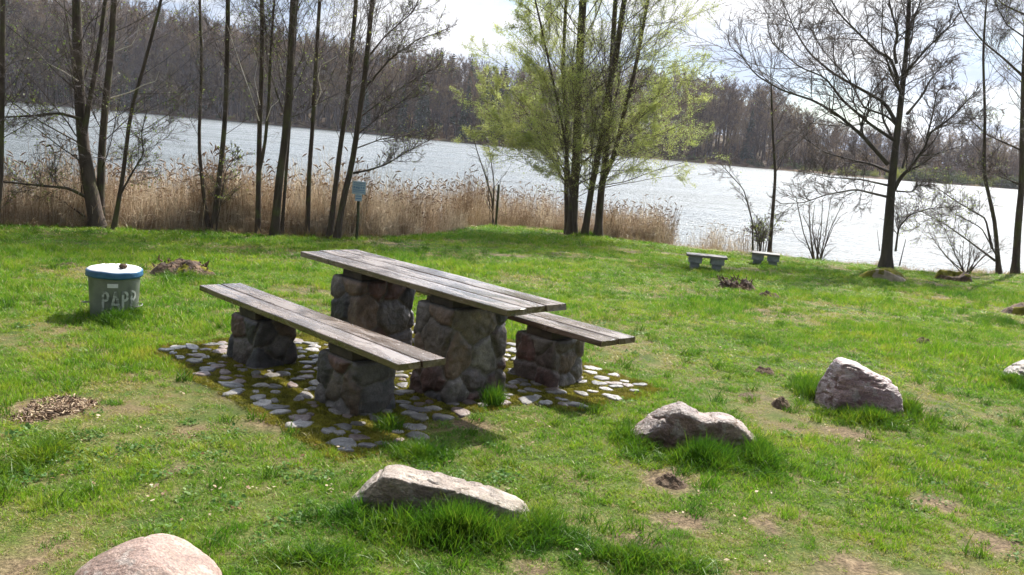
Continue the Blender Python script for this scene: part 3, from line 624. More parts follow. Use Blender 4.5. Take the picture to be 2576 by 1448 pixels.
boulder('tall purple grey boulder with a pointed top and rough glossy face', 2043, 2290, 1050, (2128, 908), .27, [(1, 0, .05, .50), (-.9, -.1, .25, .60), (.22, -.05, .97, .62), (.05, -.75, .60, .58), (0, 1, .3, .66), (0, -1, -.2, .7)], M['rock_purple'], 4, df4, amp=.06, nf=5, k=14)
boulder('grey boulder half cut off by the right edge', 2527, 2680, 972, (2590, 902), .22, [(-.6, -.4, .6, .85), (0, -1, .2, .8)], M['rock_grey'], 5, amp=.06)

# ---------------- the waste paper bin
gp = G(287, 806); BY = gp[1]+.22; BX = gp[0]*BY/gp[1]; bz = float(ground_h(BX, BY)); kx = gp[1]/FPX
bt = AT(287, 692, BY)[2]; bh = bt-bz
binE = place_empty('waste_bin', (BX, BY, bz), 'round grey metal waste bin with a blue band and white lid', 'bin')
r_t = 64*(BY-.1)/FPX; r_b = r_t*.90
M['zinc'] = simple('grey_painted_metal', [(.3, (.085, .098, .082)), (.5, (.15, .165, .14)), (.75, (.21, .225, .19))], 7, .5, .4, .25, .004)
M['bluering'] = simple('blue_plastic', [(.3, (.01, .06, .14)), (.7, (.035, .13, .25))], 9, .4, .5, .3, .004)
M['lid'] = simple('pale_lid', [(.3, (.45, .43, .41)), (.6, (.68, .66, .64))], 9, .4, .4, .3, .003)
M['letter'] = simple('faded_letter_paint', [(.40, (.17, .185, .155)), (.52, (.42, .44, .39))], 26, .7, .2, .2, .002)
M['wire'] = simple('rusty_wire', [(.3, (.07, .065, .06)), (.7, (.2, .19, .17))], 30, .5, .5, .2, .002)
V, F = lathe([(r_b*.96, -.02), (r_b, 0), (r_t-.004, bh*.97), (r_t, bh), (r_t-.012, bh), (r_t-.02, bh*.9)], 64); V = V*(1+(.02*fbm(V[:, 0:1]*7, V[:, 1:2]*7, V[:, 2:3]*9, 3))*[1, 1, 0]); local_obj('bin_body', V, F, M['zinc'], binE)
prof = [(r_t+.004, bh-.006), (r_t+.016, bh-.002), (r_t+.019, bh+.014), (r_t+.015, bh+.03), (r_t+.017, bh+.042), (r_t+.012, bh+.056), (r_t-.005, bh+.056)]
V, F = lathe(prof, 64); a_ = np.arctan2(V[:, 1], V[:, 0]); V[:, 2] += .0025*np.sin(a_*3+1)+.0015*np.sin(a_*7); local_obj('blue_band', V, F, M['bluering'], binE)
n_ = 40; V = []; rr_ = np.linspace(0, 1, 14)
for q in rr_:
    for k in range(64):
        a = 2*math.pi*k/64; x, y = q*math.cos(a), q*math.sin(a); z = bh+.062+.012*(1-q*q)+(.005*(math.sin(x*26) > .3) if q < .9 else 0)-(.014 if q > .97 else 0); V.append((x*(r_t+.012), y*(r_t+.012), z))
F = [[i*64+k, i*64+(k+1) % 64, (i+1)*64+(k+1) % 64, (i+1)*64+k] for i in range(13) for k in range(64)]; F = [f[::-1] for f in F]
V = np.array(V); local_obj('lid', V, F[::1], M['lid'], binE)
# carry loops at the sides
for sx_, a0 in ((-1, R(200)), (1, R(-8))):
    pts = [(r_b*math.cos(a0-.28), r_b*math.sin(a0-.28), bh*.30), ((r_b+.05)*math.cos(a0-.2), (r_b+.05)*math.sin(a0-.2), bh*.29), ((r_b+.065)*math.cos(a0), (r_b+.065)*math.sin(a0), bh*.30), ((r_b+.05)*math.cos(a0+.2), (r_b+.05)*math.sin(a0+.2), bh*.32), (r_b*math.cos(a0+.28), r_b*math.sin(a0+.28), bh*.33)]
    P = resample(pts, 16)[None]; V, F = tubes(P, np.full((1, 16), .0045), 6); local_obj('handle', V, F, M['wire'], binE)
def bend(V, ang0, rfun, zc, proud):
    """flat lettering (x right, y up) onto the can; ang0 = world angle of x=0"""
    out = []
    for x, y, z in V:
        rr0 = (rfun(zc+y)+proud+z)*1.012; a = ang0+x/rfun(zc+y); out.append((rr0*math.cos(a), rr0*math.sin(a), zc+y))
    return np.array(out)
rf = lambda z: r_b+(r_t-r_b)*z/bh
lh = .185*.95; c0 = R(-90)+math.atan2(BX, BY)*-1
camdir = math.atan2(-BY, -BX)           # towards the camera
def stroke_letter(kind):
    import bmesh
    w, h, t = .062, lh, .020; polys = []
    def q(a, b, c, d): polys.append((a, b, c, d))
    if kind == 'P':
        q((0, 0), (t, 0), (t, h), (0, h)); nn = 10; cx_, cyy, ro = w*.42, h*.74, h*.26
        pts_o = [(t, h)]+[(w*.45+(w*.55)*math.sin(math.pi*i/nn), cyy+ro*math.cos(math.pi*i/nn)) for i in range(nn+1)]+[(t, h-2*ro)]
        pts_i = [(t, h-t)]+[(w*.42+(w*.55-t)*math.sin(math.pi*i/nn), cyy+(ro-t)*math.cos(math.pi*i/nn)) for i in range(nn+1)]+[(t, h-2*ro+t)]
        for i in range(len(pts_o)-1): q(pts_o[i], pts_o[i+1], pts_i[i+1], pts_i[i])
    else:
        w2 = w*1.15
        for i in range(4):
            a, b = i/4, (i+1)/4
            q((w2*.5*a-t/2, h*a), (w2*.5*a+t/2, h*a), (w2*.5*b+t/2, h*b), (w2*.5*b-t/2, h*b)); q((w2-w2*.5*a-t/2, h*a), (w2-w2*.5*a+t/2, h*a), (w2-w2*.5*b+t/2, h*b), (w2-w2*.5*b-t/2, h*b))
        q((w2*.2, h*.30), (w2*.8, h*.30), (w2*.8, h*.30+t), (w2*.2, h*.30+t))
    return polys
for ch, xo in (('P', -.100), ('A', -.026), ('P', .058), ('P', .134)):
    V = []; F = []
    for pl_ in stroke_letter(ch):
        b0 = len(V); V += [(p_[0]+xo, p_[1]-lh/2, 0) for p_ in pl_]+[(p_[0]+xo, p_[1]-lh/2, -.004) for p_ in pl_]
        F += [[b0, b0+1, b0+2, b0+3], [b0, b0+4, b0+5, b0+1], [b0+1, b0+5, b0+6, b0+2], [b0+2, b0+6, b0+7, b0+3], [b0+3, b0+7, b0+4, b0]]
    local_obj('letter', bend(V, camdir, rf, bh*.44, .0035), F, M['letter'], binE, smooth=False)
V = []; F = []
for i in range(9):
    for yy in (-.018, .018): V.append((-.055+i*.0105, yy, 0))
F = [[2*i, 2*i+2, 2*i+3, 2*i+1] for i in range(8)]
M['paper'] = simple('sticker_paper', [(.3, (.5, .5, .5)), (.7, (.66, .66, .66))], 20, .7, .2, .1, .001)
local_obj('sticker', bend(V, camdir, rf, bh*.83, .003), F, M['paper'], binE, smooth=False)
V, F = ICO3; V = V*np.array([.035, .03, .022])*(1+.25*fbm(V[:, 0]*2, V[:, 1]*2, V[:, 2]*2, 3))[:, None]
st = mesh_obj('lump', V, F, M['soil']); q_ = AT(311, 668, BY-.05); st.location = (q_[0]+.0, BY-.06, bz+bh+.092); tag(st, 'small dark clod lying on the lid of the bin', 'clod')

# ---------------- small benches by the water
M['concrete'] = simple('grey_concrete', [(.3, (.17, .18, .19)), (.7, (.30, .31, .32))], 14, .9, .2, .6, .006)
M['slat'] = simple('weathered_slat', [(.3, (.10, .09, .08)), (.7, (.22, .20, .18))], 5, .7, .3, .5, .005, stretch=(1, 6, 1))
def small_bench(label, lpx, rpx, legs, yaw, hw):
    gl = G(*lpx); gr = G(*rpx); c = (gl+gr)/2; yc = c[1]; cz_ = float(ground_h(c[0], c[1])); return gl, gr
def shore_bench(label, front_l, front_r, seat_px, half_l, half_d, yaw, legx):
    gl = G(*front_l); gr = G(*front_r); c = (gl+gr)/2; c[1] += half_d*.6; z = float(ground_h(c[0], c[1])); sh = AT((front_l[0]+front_r[0])/2, seat_px, c[1]-half_d*.5)[2]-z
    e = place_empty('shore_bench', (c[0], c[1], z), label, 'bench', 'low benches by the shore', yaw)
    V, F = box((0, 0, sh-.02), half_l, half_d, .02, bev=.004); local_obj('seat', V, F, M['slat'], e, smooth=False)
    for s in (-1, 1):
        V1 = box((s*legx, 0, sh-.04-.055), .115, half_d*.80, .054, bev=.008); V2 = box((s*legx, 0, (sh-.15)/2-.03), .08, half_d*.55, (sh-.15)/2+.028, bev=.008)
        V, F = mergeL([V1, V2]); local_obj('leg', V, F, M['concrete'], e, smooth=False)
    return e
b_ = G(1745, 686)[1]/FPX
shore_bench('low plank bench on two grey concrete legs, left of the pair by the shore', (1746, 686), (1805, 678), 643, 52*b_, 20*b_*1.2, R(-8), 30*b_*.95)
b_ = G(1925, 668)[1]/FPX
shore_bench('smaller looking low bench on concrete legs, right of the pair by the shore', (1908, 670), (1945, 667), 638, 34*b_, 17*b_*1.3, R(-14), 19*b_)

# ---------------- sign and post
gS = G(897, 606); sy = gS[1]; kS = sy/FPX; zS = float(ground_h(gS[0], sy)); topS = AT(896, 456, sy)
sg = place_empty('bathing_sign', (gS[0], sy, zS), 'small white sign with blue writing on a thin post', 'sign')
M['post'] = simple('mossy_post', [(.3, (.035, .04, .025)), (.7, (.09, .09, .05))], 12, .9, .2, .5, .006)
M['signwhite'] = simple('sign_enamel', [(.3, (.30, .40, .50)), (.7, (.42, .50, .60))], 8, .4, .4, .1, .001)
M['signblue'] = simple('sign_blue', [(.3, (.03, .10, .33)), (.7, (.05, .16, .42))], 8, .4, .4, .1, .001)
hS = topS[2]-zS
P = np.array([[(0, 0, -.1), (0, .0, hS*.5), (-.01, 0, hS-.02)]]); V, F = tubes(P, np.full((1, 3), .026), 8); local_obj('post', V, F, M['post'], sg)
bw = 17*kS; bhh = 16*kS; zc = hS-bhh
V, F = box((0, -.035, zc), bw, .004, bhh, bev=.002); local_obj('board', V, F, M['signwhite'], sg, smooth=False)
V, F = box((0, -.035, zc-bhh-9*kS), bw*.5, .004, 8.5*kS, bev=.002); local_obj('board', V, F, M['signwhite'], sg, smooth=False)
g = np.random.default_rng(4); bars = []
for row, (zz, hh, n_c, wdt) in enumerate(((.72, .05, 9, .8), (.42, .05, 11, .85), (.02, .17, 5, .86), (-.38, .06, 12, .88), (-.66, .05, 10, .8))):
    for i in range(n_c):
        x = (-wdt+2*wdt*(i+.5)/n_c)*bw; w_ = wdt*bw/n_c*(.55+.3*g.random())
        if row == 2:
            for dx in (-.6, .6): bars.append(box((x+dx*w_, -.041, zc+zz*bhh), w_*.22, .001, hh*bhh))
            bars.append(box((x, -.0412, zc+(zz+[.1, 0, -.1][i % 3])*bhh), w_*.6, .0008, hh*bhh*.25))
        else: bars.append(box((x, -.041, zc+zz*bhh), w_*.8, .001, hh*bhh))
for i in range(2):
    bars.append(box((0, -.041, zc-bhh-(5+6*i)*kS), bw*.38, .001, .7*kS))
V, F = mergeL(bars); local_obj('lettering', V, F, M['signblue'], sg, smooth=False)
gP = G(1247, 570); zP = float(ground_h(gP[0], gP[1])); tp = AT(1255, 465, gP[1])
V, F = tubes(np.array([[(0, 0, -.2), (.0, 0, (tp[2]-zP)*.5), (tp[0]-gP[0], 0, tp[2]-zP)]]), np.full((1, 3), .032), 8)
po = mesh_obj('wooden_post', np.r_[V, [[tp[0]-gP[0], 0, tp[2]-zP+.005]]], F.tolist()+[[16+i, 16+(i+1) % 8, 24] for i in range(8)], M['post']); po.location = (gP[0], gP[1], zP); tag(po, 'thin upright post on the grassy point beside the bare bush', 'post')

# ---------------- stumps, mounds, chips
def lump(name, label, cat, pl, pr, pb_, pt, hy, mt, seed, rough=.35, flat=None, mossm=None, group=None, dent=0):
    g0 = G((pl+pr)/2, pb_); hx = (pr-pl)/2/FPX*g0[1]; cy_ = g0[1]+hy*.8; c = AT((pl+pr)/2, pb_, cy_); gz = float(ground_h(c[0], cy_)); zt = max(.015, AT((pl+pr)/2, pt, cy_)[2]-gz)
    n1, n2 = 70, 40; a = np.linspace(0, 2*np.pi, n1, endpoint=False); q = np.linspace(0, 1, n2); AA, Q = np.meshgrid(a, q, indexing='ij')
    ro = 1+.16*fbm(np.cos(AA)*1.6+seed, np.sin(AA)*1.6, seed, 3)
    x = Q*np.cos(AA)*ro; y = Q*np.sin(AA)*ro
    if flat: z = (1-sstep(.66, 1.0, Q)*1.1)*(.82+.25*np.sin(AA*2+seed))
    else: z = (1-Q**2.4)
    z = z*(1+rough*fbm(x*3+seed, y*3, 1., 4)*1.6)-dent*np.exp(-((x-.05)/.22)**2)*(Q < .95)
    z = z+(rough*.35*fbm(x*9+seed, y*9, 2., 3))*(1-Q**6)
    V = np.stack([x*hx, y*hy, z*zt-.01-.03*(Q > .98)], -1).reshape(-1, 3)
    idx = np.arange(n1*n2).reshape(n1, n2); F = np.stack([idx[:, :-1], idx[:, 1:], np.roll(idx, -1, 0)[:, 1:], np.roll(idx, -1, 0)[:, :-1]], -1).reshape(-1, 4)
    mi = None; mats = [mt]
    if mossm: 
        fc = V[F].mean(1); mi = ((fbm(fc[:, 0]*5+seed, fc[:, 1]*5, 3., 3)+(.25 if flat else 0)*(fc[:, 2] > zt*.7)) > .06).astype(int); mats = [mt, mossm]
    o = mesh_obj(name, V, F, mats, mi=mi, smooth=True); o.location = (c[0], cy_, gz); tag(o, label, cat, group); return o, hx, zt
def splinters(parent_info, n, seed, mt, hmul=.5, long=.12):
    o, hx, zt = parent_info; g = np.random.default_rng(seed); P = []; Rr = []
    for i in range(n):
        a = g.random()*6.28; q = .55+.45*g.random(); b = np.array([math.cos(a)*q*hx*.9, math.sin(a)*q*.2, zt*(.3+.5*g.random())]); d = np.array([g.normal()*.4, g.normal()*.3, .8*g.random()+.1]); L_ = long*(.4+g.random())
        P.append([b, b+d*L_*.5, b+d*L_]); Rr.append([.012, .009, .002])
    V, F = tubes(np.array(P), np.array(Rr), 4)
    import bmesh
    t_ = bpy.data.meshes.new('t'); t_.from_pydata([tuple(v) for v in V], [], F.tolist()); bm = bmesh.new(); bm.from_mesh(o.data); bm.from_mesh(t_); bm.to_mesh(o.data); bm.free(); bpy.data.meshes.remove(t_); return o
i1 = lump('tree_stump', 'broad crumbling mossy stump right behind the waste bin', 'stump', 376, 546, 699, 653, .34, M['stumpwood'], 6, .26, mossm=M['mossgreen'], dent=0); splinters(i1, 46, 1, M['stumpwood'], long=.07); 
i2 = lump('tree_stump', 'broken brown stump split in two pieces, in front of the small benches', 'stump', 1800, 1903, 731, 700, .22, M['stumpwood'], 9, .45, dent=.75); splinters(i2, 40, 2, M['stumpwood'])
lump('tree_stump', 'low flat sawn stump with pale top, left of the two before the big bare tree', 'stump', 2152, 2290, 709, 679, .38, M['cutwood'], 12, .14, True, M['mossgreen'])
lump('tree_stump', 'low flat moss covered stump, right of the two by the far lawn edge', 'stump', 2345, 2452, 710, 684, .34, M['stumpwood'], 15, .2, True, M['mossgreen'])
lump('tree_stump', 'bright yellow mossy stump cut off by the right edge of the lawn', 'stump', 2515, 2660, 797, 768, .32, M['stumpwood'], 18, .18, True, M['mossgreen'])
lump('tree_stump', 'small dark stump seen between the two table pillars', 'stump', 1022, 1085, 750, 730, .15, M['stumpwood'], 21, .3, True, M['mossgreen'])
lump('bark_heap', 'low heap of old bark beside the split brown stump', 'heap', 1895, 1965, 752, 733, .16, M['stumpwood'], 24, .5)
for q, (pl, pr, pb_, pt, lb) in enumerate([(2297, 2347, 868, 850, 'dark soil mound alone in the open lawn above the pointed boulder'), (1893, 1950, 943, 923, 'flat soil mound above the gap between the two right boulders'), (1937, 1990, 1032, 1002, 'dark crumbly mound right of the two humped boulder'),
        (1850, 1915, 1005, 990, 'thin brown mound just above the right end of the humped boulder'), (1640, 1735, 1228, 1192, 'reddish brown mound in front of the humped boulder'), (135, 200, 672, 660, 'thin brown mound left of the waste bin'), (398, 455, 655, 646, 'small mound behind the mossy broad stump')]):
    lump('soil_mound', lb, 'molehill', pl, pr, pb_, pt, .11 if q < 5 else .15, M['soil'], 31+q*3, .34, group='soil mounds in the lawn')

exec_trees = True
# ---------------- trees
def unit(v): return v/(np.linalg.norm(v, axis=-1, keepdims=True)+1e-9)
def kids(P, Rr, k, t0, t1, rel, ang, upb, wob, npts, rs, g, fall=.5, lmin=0, lmax=9, rmin=.003, tp=.35, bendup=0., angv=12, tpow=1.0):
    Mn, n, _ = P.shape; idx = np.repeat(np.arange(Mn), k); t = t0+(t1-t0)*g.random(len(idx))**tpow; f = t*(n-1); i = np.minimum(np.floor(f).astype(int), n-2); fr = (f-i)[:, None]
    p0 = P[idx, i]*(1-fr)+P[idx, i+1]*fr; T = unit(P[idx, i+1]-P[idx, i]); r0 = Rr[idx, i]*(1-fr[:, 0])+Rr[idx, i+1]*fr[:, 0]
    Lp = np.linalg.norm(np.diff(P, axis=1), axis=2).sum(1)[idx]; L_ = np.clip(Lp*rel*(1-fall*t)*(.55+.75*g.random(len(idx))), lmin, lmax)
    pr = unit(np.cross(T, g.normal(size=T.shape))); an = np.radians(ang+angv*g.normal(size=len(idx)))[:, None]
    d = unit(T*np.cos(an)+pr*np.sin(an)+np.array([0, 0, upb])); Q = [p0]; st_ = (L_/(npts-1))[:, None]
    for s in range(npts-1):
        d = unit(d+wob*g.normal(size=d.shape)+np.array([0, 0, bendup])); Q.append(Q[-1]+d*st_)
    Q = np.stack(Q, 1); rr0 = np.maximum(r0*rs*(.6+.4*(L_/(Lp*rel+1e-9)).clip(0, 1)), rmin); tt = np.linspace(0, 1, npts)
    RR_ = rr0[:, None]*(1-(1-tp)*tt[None]); RR_ = np.maximum(RR_, rmin*.6)
    return Q, RR_
def stem_world(px, Yb, r0, r1, lean=0, ext=None, n=22, base=True, g=None):
    """trace of a stem in the picture, put at its own distance"""
    pts = []
    for i, (x, y) in enumerate(px): pts.append(AT(x, y, Yb+lean*i/(max(1, len(px)-1))))
    pts = np.array(pts)
    if base: pts[0] = [pts[0][0], pts[0][1], float(ground_h(pts[0][0], pts[0][1]))-.08]
    ln0 = np.linalg.norm(np.diff(pts, axis=0), axis=1).sum(); r_at = r1
    if ext:
        d = unit(pts[-1]-pts[-2]); L_ = ext; m_ = 4
        for k in range(m_): d = unit(d+.06*(g or rng).normal(size=3)+np.array([0, 0, .06])); pts = np.r_[pts, [pts[-1]+d*L_/m_]]
    tot = np.linalg.norm(np.diff(pts, axis=0), axis=1).sum(); q = resample(pts, n); t = np.linspace(0, 1, n)
    tb = ln0/tot; rr = np.where(t < tb, r0+(r1-r0)*(t/tb)**.6, r1*(1-(t-tb)/(1-tb+1e-6)*.85) if ext else r1)
    if base: rr = rr*(1+.45*np.exp(-t*tot/.22))
    return q, rr
def build_tree(name, label, cat, group, stems, mb, crown_levels, seed, leaf=None, leafmat='leaf', twigmat=None, extra_dead=None, sides=8):
    """stems: list of (P, R); crown_levels: list of kid settings applied in turn"""
    g = np.random.default_rng(seed); P0 = np.stack([s[0] for s in stems]); R0 = np.stack([s[1] for s in stems])
    b = P0[0, 0].copy(); b[2] = float(ground_h(b[0], b[1])); e = place_empty(name, b, label, cat, group)
    for s in stems:
        V, F = tubes(s[0][None], s[1][None], 10)
        V = V+unit(V-np.repeat(s[0], 10, 0))*(.10*np.repeat(s[1], 10)*fbm(V[:, 0]*6, V[:, 1]*6, V[:, 2]*3, 3))[:, None]
        mesh_obj('trunk', V-b, F, mb).parent = e
    for dp in (extra_dead or []): V, F = tubes(dp[0][None], dp[1][None], 5); mesh_obj('dead_branch', V-b, F, M['deadwood']).parent = e
    P, Rr = P0, R0; tb = []; allP = []
    for lv, kw in enumerate(crown_levels):
        src = kw.pop('src', None); srcs = [(P, Rr)]
        if src == 'stems+prev': srcs = [(P, Rr)]
        Q, RQ = kids(P, Rr, g=g, **kw); low = Q[..., 2] < ground_h(Q[..., 0], Q[..., 1])+.05; ok = ~low.any(1); Q, RQ = Q[ok], RQ[ok]
        tb.append(tubes(Q, RQ, 5 if lv == 0 else 3)); P, Rr = Q, RQ; allP.append(Q)
    cut = 1 if len(tb) > 1 else 0
    V, F = merge(tb[:1]); mesh_obj('branches', V-b, F, mb).parent = e
    if len(tb) > 1: V, F = merge(tb[1:]); mesh_obj('twigs', V-b, F, twigmat or M['twig']).parent = e
    if leaf:
        n_, size, keep = leaf; Q = allP[-1].reshape(-1, 3); Q2 = allP[-2].reshape(-1, 3) if len(allP) > 1 else Q; src = np.concatenate([Q, Q2[::2]])
        w = keep(src) if keep else np.ones(len(src)); w = w/w.sum(); pk = src[g.choice(len(src), n_, p=w)]+g.normal(size=(n_, 3))*.03
        V, F = quad_mesh(pk, size*(.45+.8*g.random(n_)), g, .25, .75); mesh_obj('foliage', V-b, F, M[leafmat], smooth=False).parent = e
    return e, P0, R0
def ybase(px, py): return G(px, py)[1]
gT = np.random.default_rng(77)
def SW(px, Yb, r0, r1, lean=0, ext=2.6, base=True): return stem_world(px, Yb, r0*(.84 if ext and base else 1), r1*.8, lean, ext, 22, base, gT)
ALD = lambda k, rel=.30, ang=58, low=.10, l2=8, l3=6, lm=2.3, up_=.25: [dict(k=int(k*1.15), t0=low+.05, t1=.98, tpow=1.25, rel=rel*1.1, ang=ang, upb=up_, wob=.10, npts=9, rs=.16, fall=.45, lmax=lm, rmin=.005, bendup=.03),
        dict(k=l2+2, t0=.15, t1=1.0, rel=.45, ang=42, upb=.08, wob=.16, npts=6, rs=.55, lmax=1.0, rmin=.003), dict(k=l3+2, t0=.12, t1=1.0, rel=.45, ang=42, upb=.05, wob=.2, npts=4, rs=.6, lmax=.42, rmin=.0024)]
GA = 'alders along the left bank'
Y1 = ybase(245, 572)
st1 = [SW([(250, 578), (226, 470), (209, 363), (201, 256), (196, 128), (192, 0)], Y1, .15, .085, .3), SW([(211, 340), (222, 270), (239, 192), (252, 107), (265, 0)], Y1, .05, .04, .4, base=False),
       SW([(255, 575), (252, 505), (256, 384), (265, 265), (278, 149), (288, 0)], Y1+.15, .09, .06, .2), SW([(284, 565), (307, 461), (329, 278), (359, 179), (406, 0)], Y1-.1, .05, .028, -.3),
       SW([(298, 500), (330, 440), (361, 388), (356, 335), (371, 273)], Y1-.15, .022, .008, -.3, ext=None, base=False), SW([(213, 562), (205, 448), (196, 342), (188, 200), (170, 60)], Y1+.2, .03, .015, .4, ext=1),
       SW([(215, 495), (171, 474), (107, 468), (0, 457), (-80, 470)], Y1, .03, .014, -.8, ext=None, base=False), SW([(203, 300), (150, 285), (80, 292), (0, 296), (-60, 300)], Y1, .03, .012, -.6, ext=None, base=False), SW([(213, 545), (150, 500), (60, 462), (0, 440)], Y1, .02, .008, .5, ext=None, base=False)]
low_left = lambda s: np.ones(len(s))
build_tree('alder_tree', 'thick many stemmed alder at the left with low sweeping branches', 'tree', GA, st1, M['bark'], ALD(20, .33, 62, .12, 8, 6, 1.9), 1, (3400, .034, None), extra_dead=[SW([(278, 248), (330, 232), (360, 215), (392, 205), (400, 180)], Y1-.2, .014, .005, -.4, None, base=False), SW([(197, 205), (160, 180), (120, 160), (95, 130), (60, 115)], Y1, .014, .004, -.5, None, base=False), SW([(290, 130), (330, 115), (345, 90), (350, 60)], Y1, .010, .004, -.3, None, base=False)])
Y0 = ybase(-20, 565)
build_tree('alder_tree', 'alder trunk cut off by the left edge of the picture', 'tree', GA, [SW([(-16, 570), (0, 455), (3, 300), (6, 140), (8, 0)], Y0, .07, .045, .1), SW([(-60, 565), (-75, 380), (-90, 200), (-120, 0)], Y0, .06, .04, .3)], M['bark'], ALD(30, .33, 66, .15, 8, 6, 2.0), 2, (1400, .034, None))
Y2 = ybase(532, 583)
build_tree('alder_tree', 'pair of slim alder stems spreading apart from one foot', 'tree', GA, [SW([(529, 584), (512, 491), (500, 363), (504, 256), (508, 171), (502, 0)], Y2, .042, .03, .2), SW([(534, 584), (547, 491), (559, 384), (568, 277), (571, 171), (574, 0)], Y2, .06, .045, -.1), SW([(541, 572), (568, 431), (606, 376)], Y2, .016, .006, -.2, ext=None)], M['bark'], ALD(20, .26, 55, .22, 7, 6, 1.5), 3, (900, .033, None))
Y3 = ybase(650, 590)
build_tree('alder_tree', 'straight alder trunk that forks at half height, third from the left', 'tree', GA, [SW([(649, 592), (651, 427), (653, 320), (659, 171), (660, 0)], Y3, .062, .045), SW([(652, 430), (665, 376), (675, 278), (681, 128), (690, 0)], Y3, .034, .024, -.2, base=False)], M['bark'], ALD(24, .28, 50, .25, 7, 6, 1.7), 4, (900, .033, None), extra_dead=[SW([(652, 305), (632, 240), (614, 190), (590, 120), (570, 60)], Y3-.1, .012, .004, -.3, None, base=False), SW([(670, 305), (682, 270), (700, 255), (704, 238)], Y3-.15, .010, .004, 0, None, base=False), SW([(654, 265), (640, 200), (648, 160), (640, 130)], Y3-.1, .009, .003, -.2, None, base=False)])
Y4 = ybase(695, 594)
build_tree('alder_tree', 'thicker dark alder leaning right with a thin stem beside it', 'tree', GA, [SW([(690, 595), (703, 448), (716, 363), (725, 256), (730, 171), (738, 0)], Y4, .095, .065, -.2), SW([(708, 585), (719, 448), (730, 299), (739, 128), (748, 0)], Y4+.15, .04, .026)], M['bark'], ALD(26, .28, 50, .25, 7, 6, 1.9), 5, (1200, .033, None))
Y5 = ybase(773, 596)
build_tree('alder_tree', 'single slim alder between the thick dark one and the two beside the sign', 'tree', GA, [SW([(773, 596), (778, 427), (785, 342), (790, 256), (797, 128), (804, 0)], Y5, .055, .04, .1)], M['bark'], ALD(28, .28, 55, .25, 7, 6, 1.6), 6, (700, .033, None), extra_dead=[SW([(793, 268), (808, 230), (800, 195), (806, 165), (826, 155), (852, 140)], Y5-.1, .013, .005, -.2, None, base=False)])
Y6 = ybase(840, 602)
fan = [SW([(889, 436), (930, 428), (972, 414), (1028, 380), (1096, 345)], Y6, .022, .008, -.3, ext=None, base=False), SW([(893, 375), (960, 350), (1040, 340), (1090, 350)], Y6, .014, .005, .3, ext=None, base=False), SW([(900, 300), (980, 240), (1060, 190), (1110, 165)], Y6, .018, .006, .2, ext=None, base=False),
       SW([(912, 230), (980, 150), (1050, 100), (1110, 80)], Y6, .02, .007, -.4, ext=None, base=False), SW([(921, 150), (970, 90), (1040, 30), (1070, -40)], Y6, .02, .008, .3, ext=None, base=False), SW([(898, 340), (960, 290), (1020, 250), (1090, 235)], Y6, .014, .005, -.5, ext=None, base=False)]
build_tree('alder_tree', 'two leaning alder trunks just left of the sign, branches fanning right', 'tree', GA, [SW([(828, 602), (844, 470), (857, 363), (874, 256), (884, 128), (897, 0)], Y6, .065, .045), SW([(845, 603), (866, 491), (885, 418), (900, 320), (918, 192), (937, 0)], Y6-.1, .075, .05)]+fan, M['bark'], ALD(22, .34, 46, .22, 8, 6, 2.1), 7, (1100, .03, None), extra_dead=[SW([(874, 280), (877, 250), (895, 222), (912, 205)], Y6-.1, .011, .004, -.2, None, base=False)])
# pale dead branches among them
dd0 = [[(650, 300), (630, 240), (612, 190), (590, 120)], [(668, 300), (680, 270), (700, 255), (703, 240)], [(795, 270), (808, 230), (800, 200), (810, 160), (850, 140)], [(880, 300), (882, 250), (900, 215), (912, 205)], [(280, 245), (330, 232), (360, 215), (390, 205), (395, 185)]]

# middle tree in young leaf
Ym = ybase(1460, 594)
mst = [SW([(1438, 596), (1445, 470), (1451, 384), (1454, 256), (1459, 128), (1467, 0)], Ym, .15, .11, ext=3.2), SW([(1428, 590), (1424, 427), (1428, 342), (1415, 192), (1424, 0)], Ym+.2, .085, .05, .3, ext=3), SW([(1470, 592), (1492, 448), (1509, 376), (1530, 235), (1552, 128), (1570, 0)], Ym, .10, .08, -.3, ext=3.2),
       SW([(1504, 596), (1513, 470), (1522, 427), (1530, 300), (1540, 150), (1548, 0)], Ym+.1, .125, .07, .2, ext=3), SW([(1516, 455), (1548, 384), (1566, 299), (1599, 171), (1630, 0)], Ym, .07, .045, -.3, ext=2.6, base=False), SW([(1440, 590), (1434, 450), (1418, 330), (1390, 200), (1360, 60)], Ym-.15, .05, .03, -.5, ext=2)]
mid_lv = [dict(k=46, t0=.13, t1=.99, tpow=1.45, rel=.40, ang=60, upb=.14, wob=.07, npts=10, rs=.17, fall=.45, lmax=2.7, rmin=.008, bendup=.02, angv=16), dict(k=9, t0=.15, t1=1.0, rel=.38, ang=34, upb=.14, wob=.10, npts=6, rs=.5, lmax=1.1, rmin=.004, bendup=.03), dict(k=8, t0=.1, t1=1, rel=.45, ang=40, upb=.0, wob=.18, npts=4, rs=.6, lmax=.5, rmin=.003)]
def keep_mid(s):
    x0 = AT(1460, 300, Ym)[0]; xx = (s[:, 0]-x0)/2.6; zz = (s[:, 2]-.6)/4.6
    return (.25+1.6*sstep(.35, -.5, xx)+.9*sstep(.2, .8, xx)*sstep(.75, .35, zz)+.5*sstep(.8, .3, zz)+1.6*sstep(.4, .9, np.hypot(xx, (s[:, 1]-Ym)/2.6)))*sstep(-.1, .12, zz)*(1.1+sstep(-.15, .25, fbm(s[:, 0]*.9, s[:, 1]*.9, s[:, 2]*.9, 3)))
build_tree('leafy_tree', 'many stemmed tree in yellow green young leaf at the middle of the shore', 'tree', None, mst, M['bark'], mid_lv, 8, (230000, .028, keep_mid))

